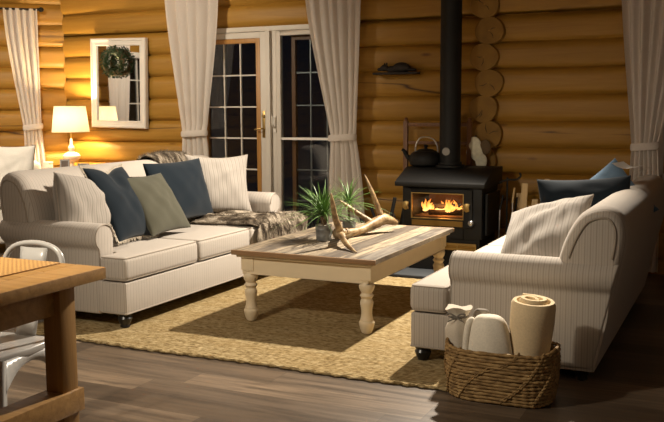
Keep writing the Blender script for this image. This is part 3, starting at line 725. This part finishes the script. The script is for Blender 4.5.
# things on the coffee table
def pot_plant(label, loc, r, h, mat, seed, stems, nbl, bl, spread, crown):
    t = thing('potted_plant', label, 'plant', loc); rn = random.Random(seed)
    mb = MB().lathe([(r*.86, 0), (r*.9, .004), (r*.92, h*.3), (r*.955, h*.32), (r*.94, h*.36), (r*.97, h*.7), (r*1.0, h*.72), (r*.98, h*.76), (r, h-.004), (r*1.05, h), (r*.93, h-.002), (r*.9, h-.02), (.002, h-.022)], 28)
    mb.build('pot', mat, t, smooth=40)
    mb = MB()
    for k in range(60):
        a = rn.random()*2*PI; q = r*.86*math.sqrt(rn.random()); mb.ball((q*cos(a), q*sin(a), h-.014+rn.random()*.008), .006+rn.random()*.004, 6, 4)
    o = mb.build('pebbles', M['soil'], t, merge=False); o['kind'] = 'stuff'
    for (sx, sy, sh, rad) in stems:
        MB().tube(spline([(sx*.6, sy*.6, h-.03), (sx*.8, sy, h+sh*.5), (sx, sy*1.2, h+sh)], 5), [rad*1.15]*3 + [rad]*5 + [rad*.9]*3, 8).build('stem', M['stem'], t)
        mb = MB()
        for k in range(nbl):
            a = rn.random()*2*PI; el = rn.uniform(.05, 1.45); L = bl*rn.uniform(.6, 1.1); d = Vector((cos(a)*cos(el), sin(a)*cos(el), sin(el))); out = Vector((cos(a), sin(a), 0))
            b = Vector((sx, sy*1.2, h+sh-.012+rn.random()*.02)); path = []
            for q in range(7):
                f = q/6; path.append(b + d*L*f + out*spread*L*f*f + Vector((0, 0, -1))*L*.42*f*f*(1.2-el*.5))
            mb.blade(path, .0036, Vector((-sin(a), cos(a), rn.uniform(-.4, .4))).normalized())
        mb.build('leaf_tuft', M['grass'], t, merge=False, smooth=180)
    return t
pot_plant('spiky green grass plant in grey zinc pot, left one on the coffee table', (-2.535, 5.24, TH), .056, .105, M['zinc'], 1, [(.01, 0, .07, .014), (-.03, .02, .06, .008)], 90, .30, .22, 0)
pot_plant('smaller spiky green plant on thin stem in zinc pot behind the antler', (-2.565, 5.72, TH), .050, .09, M['zinc'], 2, [(.0, 0, .11, .010)], 70, .26, .25, 0)
an = thing('antler', 'pale forked deer antler lying on the coffee table', 'antler', (-2.5, 5.5, TH))
def ant(name, pts, rad, parent=an, n=6):
    P = spline(pts, n); m = len(P)-1; R = []
    k = len(rad)-1
    for i in range(m+1):
        f = i/m*k; a = min(int(f), k-1); R.append(lerp(rad[a], rad[a+1], f-a)*(1+.04*sin(i*2.1)))
    return MB().tube(P, R, 10).build(name, M['antler'], parent, smooth=80)
def W(x, y, z): return (x+2.5, y-5.5, z-TH)
ant('beam', [W(-2.46, 5.335, .512), W(-2.43, 5.41, .508), W(-2.385, 5.53, .515), W(-2.335, 5.66, .55), W(-2.30, 5.74, .570), W(-2.235, 5.82, .535)], [.026, .028, .028, .040, .042, .016])
for i, (a, r) in enumerate(((.0, .038), (.3, .035), (.55, .033))):
    c = Vector(W(-2.475, 5.31, .513)).lerp(Vector(W(-2.415, 5.44, .509)), a); MB().tube([c, c + Vector((.007, .016, 0))], r, 14).build('burr_ring', M['antler'], an)
ant('tine', [W(-2.31, 5.72, .575), W(-2.34, 5.71, .66), W(-2.385, 5.70, .78), W(-2.435, 5.70, .885)], [.026, .020, .015, .003])
ant('tine', [W(-2.345, 5.64, .55), W(-2.44, 5.62, .61), W(-2.52, 5.60, .665), W(-2.57, 5.57, .71)], [.024, .018, .015, .004])
ant('tine', [W(-2.46, 5.33, .515), W(-2.41, 5.20, .535), W(-2.335, 5.06, .575), W(-2.335, 5.0, .655), W(-2.335, 4.96, .75), W(-2.335, 4.935, .825)], [.028, .026, .024, .020, .015, .004])
ant('tine', [W(-2.37, 5.12, .555), W(-2.30, 5.02, .545), W(-2.245, 4.96, .515), W(-2.185, 4.90, .492), W(-2.12, 4.84, .479)], [.024, .025, .021, .013, .003])
ant('tine', [W(-2.27, 4.985, .53), W(-2.225, 4.99, .56), W(-2.20, 4.99, .575)], [.016, .010, .003])

# ------------------------------------------------------------------ stove
HEARTH = .03
o = MB().box(-2.95, -1.45, 6.5, 7.4, 0, HEARTH).build('hearth_pad', M['slate'], bevel=.006); tag(o, 'grey slate hearth pad on the floor under the wood stove', 'hearth')
sv = thing('wood_stove', 'black wood stove with brass trimmed window and burning fire', 'stove', (0, 0, 0))
X0, X1, Y0, Y1, ZB, ZT = -2.555, -1.885, 6.78, 7.26, .30, .715
wx0, wx1, wz0, wz1 = -2.465, -2.035, .462, .660
mb = MB()
mb.box(X0, wx0, Y0, Y1, ZB, ZT).box(wx1, X1, Y0, Y1, ZB, ZT).box(wx0, wx1, Y0, Y1, ZB, wz0).box(wx0, wx1, Y0, Y1, wz1, ZT).box(wx0, wx1, Y1-.06, Y1, wz0, wz1)
mb.build('stove_body', M['iron'], sv, bevel=.004, seg=1)
MB().box(wx0, wx1, Y1-.07, Y1-.0605, wz0, wz1).box(wx0, wx1, Y0+.03, Y1-.07, wz0, wz0+.008).build('firebrick', M['soot'], sv)
mb = MB(); lip = [(6.735, .715), (6.735, .752), (7.0, .855), (7.3, .86), (7.3, .715)]
mb.prism(lip, lambda a, z: (X0-.055+(.09 if a > 6.9 else 0)*0, a, z), lambda a, z: (X1+.03, a, z)); mb.build('stove_top', M['iron'], sv, bevel=.006)
mb = MB(); mb.box(wx0-.075, wx1+.075, Y0-.022, Y0, wz0-.06, wz1+.04)
mb = MB(); k = .007
for a, b, c, d in ((wx0-.075, wx0-k, wz0-.07, wz1+.04), (wx1+k, wx1+.075, wz0-.07, wz1+.04), (wx0-k, wx1+k, wz1+k, wz1+.04), (wx0-k, wx1+k, wz0-.07, wz0-k)): mb.box(a, b, Y0-.022, Y0, c, d)
dr = mb.build('stove_door', M['iron'], sv, bevel=.003, seg=1)
mb = MB()
for a, b, c, d in ((wx0-k, wx0, wz0-k, wz1+k), (wx1, wx1+k, wz0-k, wz1+k), (wx0, wx1, wz1, wz1+k), (wx0, wx1, wz0-k, wz0)): mb.box(a, b, Y0-.028, Y0-.005, c, d)
mb.build('window_trim', M['brass'], dr); MB().box(wx0, wx1, Y0-.012, Y0-.008, wz0, wz1).build('stove_glass', M['stoveglass'], dr)
MB().box(wx0, wx1, Y0-.026, Y0-.022, wz0-.062, wz0-.018).build('brass_plate', M['dimbrass'], dr)
for x, nm in ((wx0-.05, -1), (wx1+.035, 1)):
    MB().prism([(-.024, -.02), (.0, -.036), (.028, -.028), (.022, .0), (.03, .03), (0, .038), (-.026, .026)], lambda a, b: (x+a, Y0-.03, .558+b), lambda a, b: (x+a, Y0-.052, .558+b)).build('door_latch', M['brass'], dr, bevel=.006)
MB().ball((-1.962, Y0-.04, .435), .026, squash=(1, .8, 1)).tube([(-1.962, Y0-.03, .435), (-1.962, Y0, .435)], .008).build('draft_knob', M['steel'], sv)
MB().box(X0+.05, X1-.02, Y0+.02, Y1, HEARTH, ZB).build('pedestal', M['iron'], sv, bevel=.004, seg=1)
vg = MB().box(-2.24, -1.93, Y0+.004, Y0+.02, .205, .262).build('vent_plate', M['brass'], sv)
mb = MB()
for a, b in ((-2.23, -2.09), (-2.08, -1.94)): mb.box(a, b, Y0-.002, Y0+.004, .222, .246)
mb.build('vent_slot', M['dimbrass'], vg)
mb = MB().box(X1+.008, X1+.028, Y0+.06, Y1-.03, ZB+.03, ZT-.05); mb.box(X1, X1+.01, Y0+.1, Y0+.13, ZB+.06, ZT-.08).box(X1, X1+.01, Y1-.1, Y1-.07, ZB+.06, ZT-.08)
mb.build('side_heat_shield', M['iron'], sv, bevel=.004, seg=1)
mb = MB().lathe([(.125, .855), (.125, .875), (.1, .88), (.1, .90)], 28, (-2.255, 7.10, 0)); mb.build('flue_collar', M['iron'], sv, smooth=30)
sp = thing('stove_pipe', 'black flue pipe rising from the wood stove', 'stove pipe', (-2.255, 7.10, .875))
MB().lathe([(.088, .0), (.088, 1.9)], 36).build('pipe', M['iron'], sp, smooth=30)
MB().lathe([(.03, 0), (.034, .008), (.03, .012), (.002, .012)], 20).xf(Matrix.Translation((-.004, -.086, .115)) @ Matrix.Rotation(PI/2, 4, 'X')).build('pipe_thermometer', M['gauge'], sp)
# fire
for i, (a, b, r) in enumerate((((-2.40, 7.02, wz0+.033), (-2.11, 6.98, wz0+.033), .026), ((-2.37, 6.9, wz0+.03), (-2.08, 6.96, wz0+.03), .022), ((-2.33, 6.92, wz0+.075), (-2.14, 7.03, wz0+.08), .022))):
    P = [Vector(a).lerp(Vector(b), q/6) + Vector((0, .004*sin(q*2+i), .003*sin(q*3))) for q in range(7)]
    o = MB().tube(P, [r*(1+.08*sin(q*2.3+i)) for q in range(7)], 10).build('burning_log', M['char'])
    tag(o, ('charred log at the back of the stove fire', 'charred log at the front of the stove fire', 'charred log laid on top in the stove fire')[i], 'firewood', 'logs burning in the stove')
fr = MB(); rn = random.Random(6)
for k in range(34):
    bx = rn.uniform(-.19, .15); by = rn.uniform(-.05, .06); hh = rn.uniform(.035, .085)*(1.25 if abs(bx-.03) < .06 or bx < -.12 else .75); w_ = rn.uniform(.010, .02); sw = rn.uniform(-.03, .03); P = []; R = []
    for q in range(9):
        f = q/8; P.append((bx + sw*f*f + .006*sin(f*7+k), by + .006*sin(f*5+k), .015 + hh*f)); R.append(w_*(math.sin(PI*(.22+.78*f)))**.8*(1-f*.45) + .0006)
    fr.tube(P, R, 8)
o = fr.build('fire', M['flame'], merge=False, smooth=180); o.location = (-2.24, 6.96, wz0+.02); tag(o, 'orange flames burning behind the stove window', 'fire', kind='stuff')
# kettle
kt = thing('kettle', 'black kettle with arched handle on the wood stove', 'kettle', (-2.475, 7.12, .86)); kt.scale = (1.25, 1.25, 1.15)
MB().lathe([(.085, 0), (.108, .01), (.118, .04), (.112, .075), (.085, .105), (.062, .112)], 28).build('kettle_body', M['iron'], kt, smooth=40)
MB().lathe([(.064, .111), (.05, .122), (.012, .128), (.01, .138), (.016, .145), (.012, .155), (.002, .157)], 20).build('kettle_lid', M['iron'], kt, smooth=40)
MB().tube(spline([(-.09, 0, .045), (-.13, 0, .065), (-.155, 0, .105), (-.172, 0, .118)], 5), [.02]*6 + [.015]*5 + [.011]*5, 10).build('spout', M['iron'], kt)
MB().tube(spline([(-.075, 0, .105), (-.07, 0, .16), (-.04, 0, .205), (.01, 0, .212), (.055, 0, .195), (.082, 0, .15), (.085, 0, .1)], 5), .006, 8).build('kettle_handle', M['steel'], kt)
# wooden rack behind the stove
rk = thing('wooden_rack', 'reddish wooden rack frame standing behind the wood stove', 'rack', (0, 7.36, 0))
for x in (-2.745, -2.165): MB().box(x-.02, x+.02, -.02, .02, 0.03, 1.235).build('post', M['redwood'], rk, bevel=.004)
for z, q in ((1.205, .016), (1.045, .013), (.55, .013)): MB().box(-2.725, -2.185, -.012, .012, z-q, z+q).build('rail', M['redwood'], rk, bevel=.003)
for x in (-2.745, -2.165): MB().ball((x, 0, 1.248), .02, 10, 6).build('post_knob', M['redwood'], rk)
# sheepskin mitt hanging on the log butts
mt = thing('oven_mitt', 'cream and brown sheepskin mitt hanging beside the stove pipe', 'mitt', (-2.085, YW-.12, .97)); mt.scale = (1.35, 1.0, 1.25)
mb = MB().ball((-.03, -.02, .045), .05, 14, 10, (1, .5, 1.25)).ball((.02, -.022, -.06), .042, 14, 10, (.95, .5, 1.3)).ball((-.01, -.022, 0), .05, 14, 10, (.9, .5, 1.2)).ball((-.062, -.02, .0), .024, 10, 8, (.8, .6, 1.6))
o = mb.build('mitt_body', M['fleece'], mt, merge=False, smooth=180); r_ = o.modifiers.new('blend', 'REMESH'); r_.mode = 'VOXEL'; r_.voxel_size = .006; r_.use_smooth_shade = True
o = MB().ball((.045, -.02, .035), .038, 12, 8, (1, .5, 1.4)).build('mitt_cuff', M['stem'], mt, smooth=180)
MB().tube([(-.02, .018, .11), (-.02, -.01, .115), (-.025, -.02, .095)], .004).build('hanging_loop', M['stem'], mt)
# carved animal ornament on a little shelf on the wall
od = thing('carved_ornament', 'dark carved reclining animal ornament on the log wall left of the stove pipe', 'ornament', (-2.87, YW-.09, 1.675))
MB().box(-.2, .22, -.05, .06, -.028, -.008).build('ornament_base', M['dark'], od, bevel=.006)
mb = MB().ball((.06, 0, .03), .065, 14, 10, (1.3, .6, .75)).ball((-.02, 0, .015), .05, 12, 8, (1.3, .6, .7)).ball((-.1, -.01, .03), .034, 12, 8, (1.1, .8, .9)).ball((-.075, -.01, .06), .014, 8, 6, (.7, .7, 1.6)).ball((-.105, .01, .062), .013, 8, 6, (.7, .7, 1.5)).ball((-.14, -.01, .018), .02, 10, 6, (1.5, .8, .8)).ball((.15, 0, .01), .025, 10, 6, (2.2, .7, .6))
o = mb.build('animal_figure', M['dark'], od, merge=False); r_ = o.modifiers.new('blend', 'REMESH'); r_.mode = 'VOXEL'; r_.voxel_size = .007; r_.use_smooth_shade = True
# wood holder at the left of the stove
wh = thing('log_holder', 'black metal log holder with slanted arms left of the wood stove', 'log holder', (0, 0, 0))
for y in (6.72, 7.0):
    MB().tube([(-2.72, y, .04), (-2.60, y, .62)], .016, 8).build('arm_bar', M['iron'], wh); MB().tube([(-2.75, y, .04), (-2.93, y, .5)], .014, 8).build('arm_bar', M['iron'], wh)
for x in (-2.73,): MB().tube([(x, 6.70, .042), (x, 7.02, .042)], .012, 8).build('base_bar', M['iron'], wh)
for k, (x, z) in enumerate(((-2.765, .36), (-2.70, .375), (-2.735, .425))):
    o = MB().lathe([(.033, 0), (.033, .3)], 14).xf(Matrix.Translation((x, 6.7, z)) @ Matrix.Rotation(-PI/2, 4, 'X')).build('paper_roll', M['paper'], smooth=40); tag(o, ('white rolled paper in the log holder, lower left', 'white rolled paper in the log holder, lower right', 'white rolled paper topmost in the log holder')[k], 'paper roll', 'paper rolls in the log holder')
for k, (x, z, r) in enumerate(((-2.735, .10, .05), (-2.745, .20, .05), (-2.735, .29, .045))):
    o = MB().lathe([(r, 0), (r*.97, .3)], 12).xf(Matrix.Translation((x, 6.71, z)) @ Matrix.Rotation(-PI/2, 4, 'X')).build('firewood_log', M['split'], smooth=40); tag(o, ('split log lowest in the log holder', 'split log in the middle of the log holder', 'split log just under the paper rolls')[k], 'firewood', 'logs in the log holder')
# fireplace tools at the right of the stove
ft = thing('fireplace_tools', 'black fireplace tool stand with pale wire tools right of the stove', 'fireplace tools', (-1.74, 7.0, HEARTH))
MB().lathe([(.09, 0), (.09, .012), (.02, .02), (.01, .03)], 20).build('tool_base', M['iron'], ft, smooth=40)
MB().tube([(0, 0, .02), (0, 0, .76)], .008).build('tool_post', M['iron'], ft)
MB().tube(spline([(-.06, 0, .72), (0, 0, .74), (.07, 0, .745), (.11, -.01, .775), (.10, -.01, .80)], 5), .008).build('hook', M['iron'], ft)
for i, (x, y, z) in enumerate(((.05, -.02, .68), (-.05, -.03, .62), (.06, .03, .60))):
    MB().tube([(x*1.1, y*1.6, .03), (x, y, z-.12)], .006).build('tool_shaft', M['steel'], ft); MB().tube([(x, y, z-.12), (x*.9+.02, y, z)], [.009, .007]).build('tool_handle', M['split'] if i == 0 else M['iron'], ft)
# kindling bin
kb = thing('kindling_bin', 'black bin of kindling by the wall behind the right sofa', 'bin', (-1.45, 7.1, 0))
MB().prism([(-.22, -.14), (.2, -.14), (.2, .14), (-.22, .14)], lambda a, b: (a*.85, b*.85, 0), lambda a, b: (a, b, .32)).build('bin_body', M['iron'], kb, bevel=.01)
for i, (x, z, r, tilt) in enumerate(((-1.605, .745, .026, .04), (-1.66, .66, .022, -.08), (-1.43, .785, .022, .05), (-1.35, .715, .03, -.05), (-1.52, .62, .025, .1), (-1.56, .56, .03, -.03))):
    o = MB().prism([(-r, -r*.8), (r, -r*.6), (r*.5, r), (-r*.7, r*.8)], lambda a, b: (x+a-tilt*.4, 7.05+b+.03*(i % 2), .325), lambda a, b: (x+a, 7.05+b+.03*(i % 2), z)).build('kindling_stick', M['split'], bevel=.003, seg=1)
    tag(o, ('split kindling stick just left of the navy pillow top', 'leftmost kindling stick, low beside the striped pillow', 'tallest kindling stick above the navy pillow', 'rightmost kindling stick above the navy pillow', 'short kindling stick in the bin middle', 'shortest kindling stick behind the striped pillow')[i], 'kindling', 'kindling sticks behind the right sofa')

# ------------------------------------------------------------------ basket and blankets
bk = thing('woven_basket', 'brown woven seagrass basket of blankets at the end of the right sofa', 'basket', (-1.0, 3.985, 0))
BX, BY, BH = .252, .16, .238
def sup(a, k, n=3.2):
    c, s = cos(a), sin(a); return (BX*k*math.copysign(abs(c)**(2/n), c), BY*k*math.copysign(abs(s)**(2/n), s))
NR = 15; mb = MB(); rn = random.Random(5)
for j in range(NR):
    z = .012 + j*(BH-.012)/(NR-1); k = .93 + .08*sin(PI*min(1, (j+1)/NR*.62)); ph = rn.random()*6; P = []; R = []
    for q in range(150):
        a = 2*PI*q/150; x, y = sup(a, k + .006*sin(9*a+ph)); P.append((x, y, z + .002*sin(6*a+ph) + (.02*abs(cos(a))**6*(j/NR)**2))); R.append(.0088 + .0018*sin(q*1.35+ph))
    mb.tube(P, R, 7, closed=True)
mb.build('basket_weave', M['basket'], bk, merge=False, smooth=70)
mb = MB(); rows = []
for z, k in ((.012, .88), (.1, .93), (BH, .945)): rows.append([(*sup(2*PI*q/60, k), z) for q in range(60)])
mb.grid(rows, closed_v=True); mb.f.append(tuple(range(60))); mb.build('basket_liner', M['basket'], bk)
for i, (a0, z0, a1, z1) in enumerate(((3.55, .02, 4.25, .245), (4.15, .02, 5.0, .25), (4.75, .02, 5.6, .25), (5.35, .02, 6.2, .25), (3.1, .02, 3.65, .22))):
    mb = MB()
    for s in (0, 1):
        P = []
        for q in range(40):
            f = q/39; a = lerp(a0, a1, f); j = lerp(z0, z1, f)/BH; k = .93 + .08*sin(PI*min(1, j*.62+.05)); x, y = sup(a, k+.03 + .01*sin(f*44+PI*s)); P.append((x, y, lerp(z0, z1, f) + .008*cos(f*44+PI*s)))
        mb.tube(P, .005, 6)
    mb.build('braided_cord', M['basket'], bk, merge=False, smooth=70)
# tan roll
tr = thing('rolled_blanket', 'tan fleece blanket rolled upright, tallest in the basket', 'blanket', (-.895, 4.0, .02)); tr.rotation_euler = (.06, .05, .3)
mb = MB(); rows_o = []; turns = 2.3; NQ = 110
def spir(f, off): a = 2*PI*turns*f; r = .024 + .084*f + off; return (r*cos(a), r*sin(a)*.92)
for z, kz in ((.0, .86), (.22, .9), (.36, 1.0), (.442, 1.0), (.456, .98)):
    o_ = .014 if z < .45 else .008; rows_o.append([(*[c*kz for c in spir(q/NQ, o_)], z + .008*sin(6*q/NQ)) for q in range(NQ+1)] + [(*[c*kz for c in spir(q/NQ, -o_)], z + .008*sin(6*q/NQ)) for q in range(NQ, -1, -1)])
mb.grid(rows_o, closed_v=True); nn = len(rows_o[0]); b0 = len(mb.v) - nn
for q in range(NQ): mb.f.append((b0+q, b0+q+1, b0+nn-2-q, b0+nn-1-q))
mb.build('blanket_roll', M['tan'], tr, smooth=60)
# white bundle: rounded folded towel
wt = thing('folded_blanket', 'white fleece blanket folded in the basket middle, front', 'blanket', (-1.045, 3.935, .02))
rows = []; n = 40
for i in range(23):
    f = i/22; tt = PI/2*(1-(1-f)**1.7); z = .372*sin(tt)**.85; q = max(0, cos(tt))**.42
    row = []
    for k in range(n):
        a = 2*PI*k/n; rr_ = 1 + .035*sin(3*a+1+z*8) + .02*sin(7*a+z*20)
        row.append((.112*q*rr_*cos(a)*(1.04-.1*f) - .006*f, .08*q*rr_*sin(a), z))
    rows.append(row)
mb = MB().grid(rows, closed_v=True); mb.build('blanket_body', M['white_fleece'], wt, smooth=180)
rows = []
for i in range(13):
    f = i/12; rows.append([(-.098 + .028*cos(PI*g/8*1.0) - .006, -.05 + .09*f, .25 + .012*g + .02*sin(f*3)) for g in range(9)])
P = [(-.10, -.04, .05), (-.108, -.035, .2), (-.10, -.03, .31), (-.085, -.01, .345), (-.095, .02, .30)]
MB().tube(spline(P, 6), [.016]*19 + [.014]*6, 8, flat=.8).build('folded_edge', M['white_fleece'], wt, smooth=180)
# tied cream bundle
cb = thing('tied_bundle', 'cream cloth bundle tied with grey ribbon, left end of the basket', 'cloth bundle', (-1.19, 3.985, .02)); cb.rotation_euler = (0, -.06, 0)
rows = []
for i in range(21):
    f = i/20; z = .385*f; q = (1 if f < .75 else 1-.45*sm((f-.75)/.15)*(1-.8*sm((f-.9)/.1))); pu = 1
    rows.append([((.07*q)*cos(2*PI*k/36)*(1+.07*sin(5*2*PI*k/36+2)*f), .06*q*sin(2*PI*k/36)*(1+.07*sin(7*2*PI*k/36)*f), z + .008*sin(2*PI*k/36*3)*f) for k in range(36)])
mb = MB().grid(rows, closed_v=True); mb.f.append(tuple(range(36))); mb.f.append(tuple(20*36+k for k in range(36))); mb.build('bundle_body', M['creamcloth'], cb, smooth=70)
MB().tube([(.042*cos(2*PI*k/24), .041*sin(2*PI*k/24), .342) for k in range(24)], .006, 6, closed=True).build('ribbon_band', M['ribbon'], cb)
mb = MB()
for s in (-1, 1): mb.tube(spline([(0, -.045, .345), (s*.025, -.052, .362), (s*.045, -.05, .36), (s*.03, -.05, .346), (0, -.047, .342)], 5), .004, 6, flat=.5); mb.tube(spline([(0, -.045, .342), (s*.02, -.056, .335), (s*.04, -.058, .325)], 4), .003, 6)
mb.build('ribbon_bow', M['ribbon'], cb)
gb = thing('folded_cloth', 'grey folded cloth behind the white blanket in the basket', 'cloth', (-1.12, 4.055, .02))
rows = []
for i in range(17):
    f = i/16; tt = PI/2*(1-(1-f)**1.7); q = max(0, cos(tt))**.4
    rows.append([(.06*q*cos(2*PI*k/28)*(1+.04*sin(4*2*PI*k/28+f*5)), .035*q*sin(2*PI*k/28), .37*sin(tt)**.8) for k in range(28)])
MB().grid(rows, closed_v=True).build('cloth_body', M['grey'], gb, smooth=180)

# ------------------------------------------------------------------ dining table and chair
ZT_ = .77; CX, CY = -2.135, 2.555
dt = thing('dining_table', 'honey oak dining table with thick leg at lower left', 'dining table', (CX, CY, 0))
Wd, Dp = 1.7, 1.0
mb = MB()
mb.box(-.14, 0, -Dp, 0, ZT_-.045, ZT_)
for i in range(6): mb.box(-Wd, -.142, -Dp + i*Dp/6+.0008, -Dp + (i+1)*Dp/6-.0008, ZT_-.045, ZT_)
mb.build('table_top', M['oak'], dt, bevel=.004)
mb = MB(); mb.box(-Wd+.1, -.13, -.165, -.14, ZT_-.15, ZT_-.045).box(-Wd+.1, -.13, -Dp+.14, -Dp+.165, ZT_-.15, ZT_-.045).box(-.10, -.075, -Dp+.17, -.19, ZT_-.15, ZT_-.045)
mb.build('apron', M['oak'], dt, bevel=.003)
LG = .08
for x in (-.129, -Wd+.15):
    for y in (-.197, -Dp+.1):
        MB().box(x, x+LG, y, y+LG, .0, ZT_-.045).build('leg', M['oakz'], dt, bevel=.004)
for x in (-.142, -Wd+.137): MB().box(x, x+.106, -Dp+.085, -.10, .25, .335).build('stretcher', M['oak'], dt, bevel=.004)
mb = MB().box(-1.25, -.20, -.36, -.02, ZT_, ZT_+.006)
o = mb.build('placemat', M['rattan'], bevel=.002); o.location = (CX, CY, 0); tag(o, 'woven orange rattan mat lying on the oak dining table', 'placemat')
ch = thing('dining_chair', 'white metal dining chair with hooped back behind the oak table', 'chair', (-2.72, 2.58, 0), .05); ch.scale = (.95, .95, .965)
ZS = .42
MB().prism([(-.15, -.16), (-.17, .0), (-.16, .15), (-.12, .18), (.12, .18), (.16, .15), (.17, 0), (.15, -.16), (.1, -.18), (-.1, -.18)], lambda a, b: (a, b, ZS-.035), lambda a, b: (a*1.0, b, ZS)).build('seat', M['wmetal'], ch, bevel=.01, seg=3)
MB().tube(spline([(-.16, .16, ZS-.01), (-.172, .2, .58), (-.165, .23, .72), (-.13, .245, .785), (-.05, .25, .812), (.05, .25, .812), (.13, .245, .785), (.165, .23, .72), (.172, .2, .58), (.16, .16, ZS-.01)], 6), .0125, 10).build('back_hoop', M['wmetal'], ch, smooth=70)
rows = [[(lerp(-.055, .055, i/6)*(1+.35*k/6), lerp(.165, .245, k/6) - .012*(1-(2*i/6-1)**2), lerp(ZS-.01, .797, k/6)) for i in range(7)] for k in range(7)]
o = MB().grid(rows).build('back_splat', M['wmetal'], ch, smooth=60); sd = o.modifiers.new('t', 'SOLIDIFY'); sd.thickness = .004
for sx in (-1, 1):
    for sy in (-1, 1):
        P = spline([(sx*.145, sy*.155, ZS-.02), (sx*.165, sy*.18, .28), (sx*.185, sy*.205, .12), (sx*.195, sy*.215, 0.0)], 5)
        MB().tube(P, [lerp(.026, .014, i/(len(P)-1)) for i in range(len(P))], 10).build('leg', M['wmetal'], ch, smooth=70)
for s in (-1, 1):
    rows = []
    for q in range(13):
        f = q/12; x = lerp(-.15, .15, f); arc = .12*(abs(2*f-1))**2.2
        rows.append([(x, s*.172, ZS-.02), (x*1.06, s*.18, ZS-.055-arc)])
    o = MB().grid(rows).build('seat_skirt', M['wmetal'], ch, smooth=60); sd = o.modifiers.new('t', 'SOLIDIFY'); sd.thickness = .004
    rows = []
    for q in range(13):
        f = q/12; y = lerp(-.155, .155, f); arc = .12*(abs(2*f-1))**2.2
        rows.append([(s*.162, y, ZS-.02), (s*.170, y*1.06, ZS-.055-arc)])
    o = MB().grid(rows).build('seat_skirt', M['wmetal'], ch, smooth=60); sd = o.modifiers.new('t', 'SOLIDIFY'); sd.thickness = .004

# ------------------------------------------------------------------ light
def light(name, ty, loc, energy, col, size=.1, aim=None, **kw):
    l = bpy.data.lights.new(name, ty); l.energy = energy; l.color = col
    if ty == 'AREA': l.size = size
    else: l.shadow_soft_size = size
    for k, v in kw.items(): setattr(l, k, v)
    o = bpy.data.objects.new(name, l); COL.objects.link(o); o.location = loc
    if aim: o.rotation_euler = (Vector(aim)-Vector(loc)).to_track_quat('-Z', 'Y').to_euler()
    return o
light('ceiling_spot_light', 'SPOT', (-1.67, 6.35, 2.68), 1000, (1, .88, .72), .05, (-2.75, 4.6, .2), spot_size=math.radians(104), spot_blend=.5)
light('dining_pendant_light', 'AREA', (-2.9, 1.9, 2.2), 20, (1, .86, .66), .3, (-2.6, 4.0, .2))
light('dining_spot_light', 'SPOT', (-3.0, 1.6, 2.4), 150, (1, .88, .70), .06, (-2.2, 4.0, .3), spot_size=math.radians(75), spot_blend=.7)
light('table_lamp_light', 'POINT', (-6.41, 7.19, .72+.53), 220, (1, .72, .38), .035)
light('fire_light', 'POINT', (-2.24, 6.90, .56), 2.5, (1, .42, .10), .05)
light('bay_fill_light', 'SPOT', (-4.9, 4.4, 2.65), 270, (1, .86, .66), .12, (-5.5, 7.2, 1.1), spot_size=math.radians(100), spot_blend=.8)  # fill spot added to brighten the mirror wall and left curtains
light('side_fill_light', 'AREA', (-6.9, 4.9, 2.72), 45, (1, .86, .68), .4, (-7.4, 5.1, .6))  # unseen fill added to brighten the curtain reflected in the mirror
light('right_fill_light', 'AREA', (1.6, 1.6, 2.7), 10, (1, .86, .68), .8, (0, 4.5, .4))  # weak fill added from camera right to lift the right sofa's outer back
w = bpy.data.worlds.new('night'); S.world = w; w.use_nodes = True
w.node_tree.nodes['Background'].inputs[0].default_value = (.006, .008, .012, 1); w.node_tree.nodes['Background'].inputs[1].default_value = .5
S.view_settings.view_transform = 'Standard'; S.view_settings.look = 'None'; S.view_settings.gamma = 1; S.view_settings.use_curve_mapping = False
S.view_settings.exposure = 0
S.cycles.max_bounces = 8; S.cycles.use_denoising = True
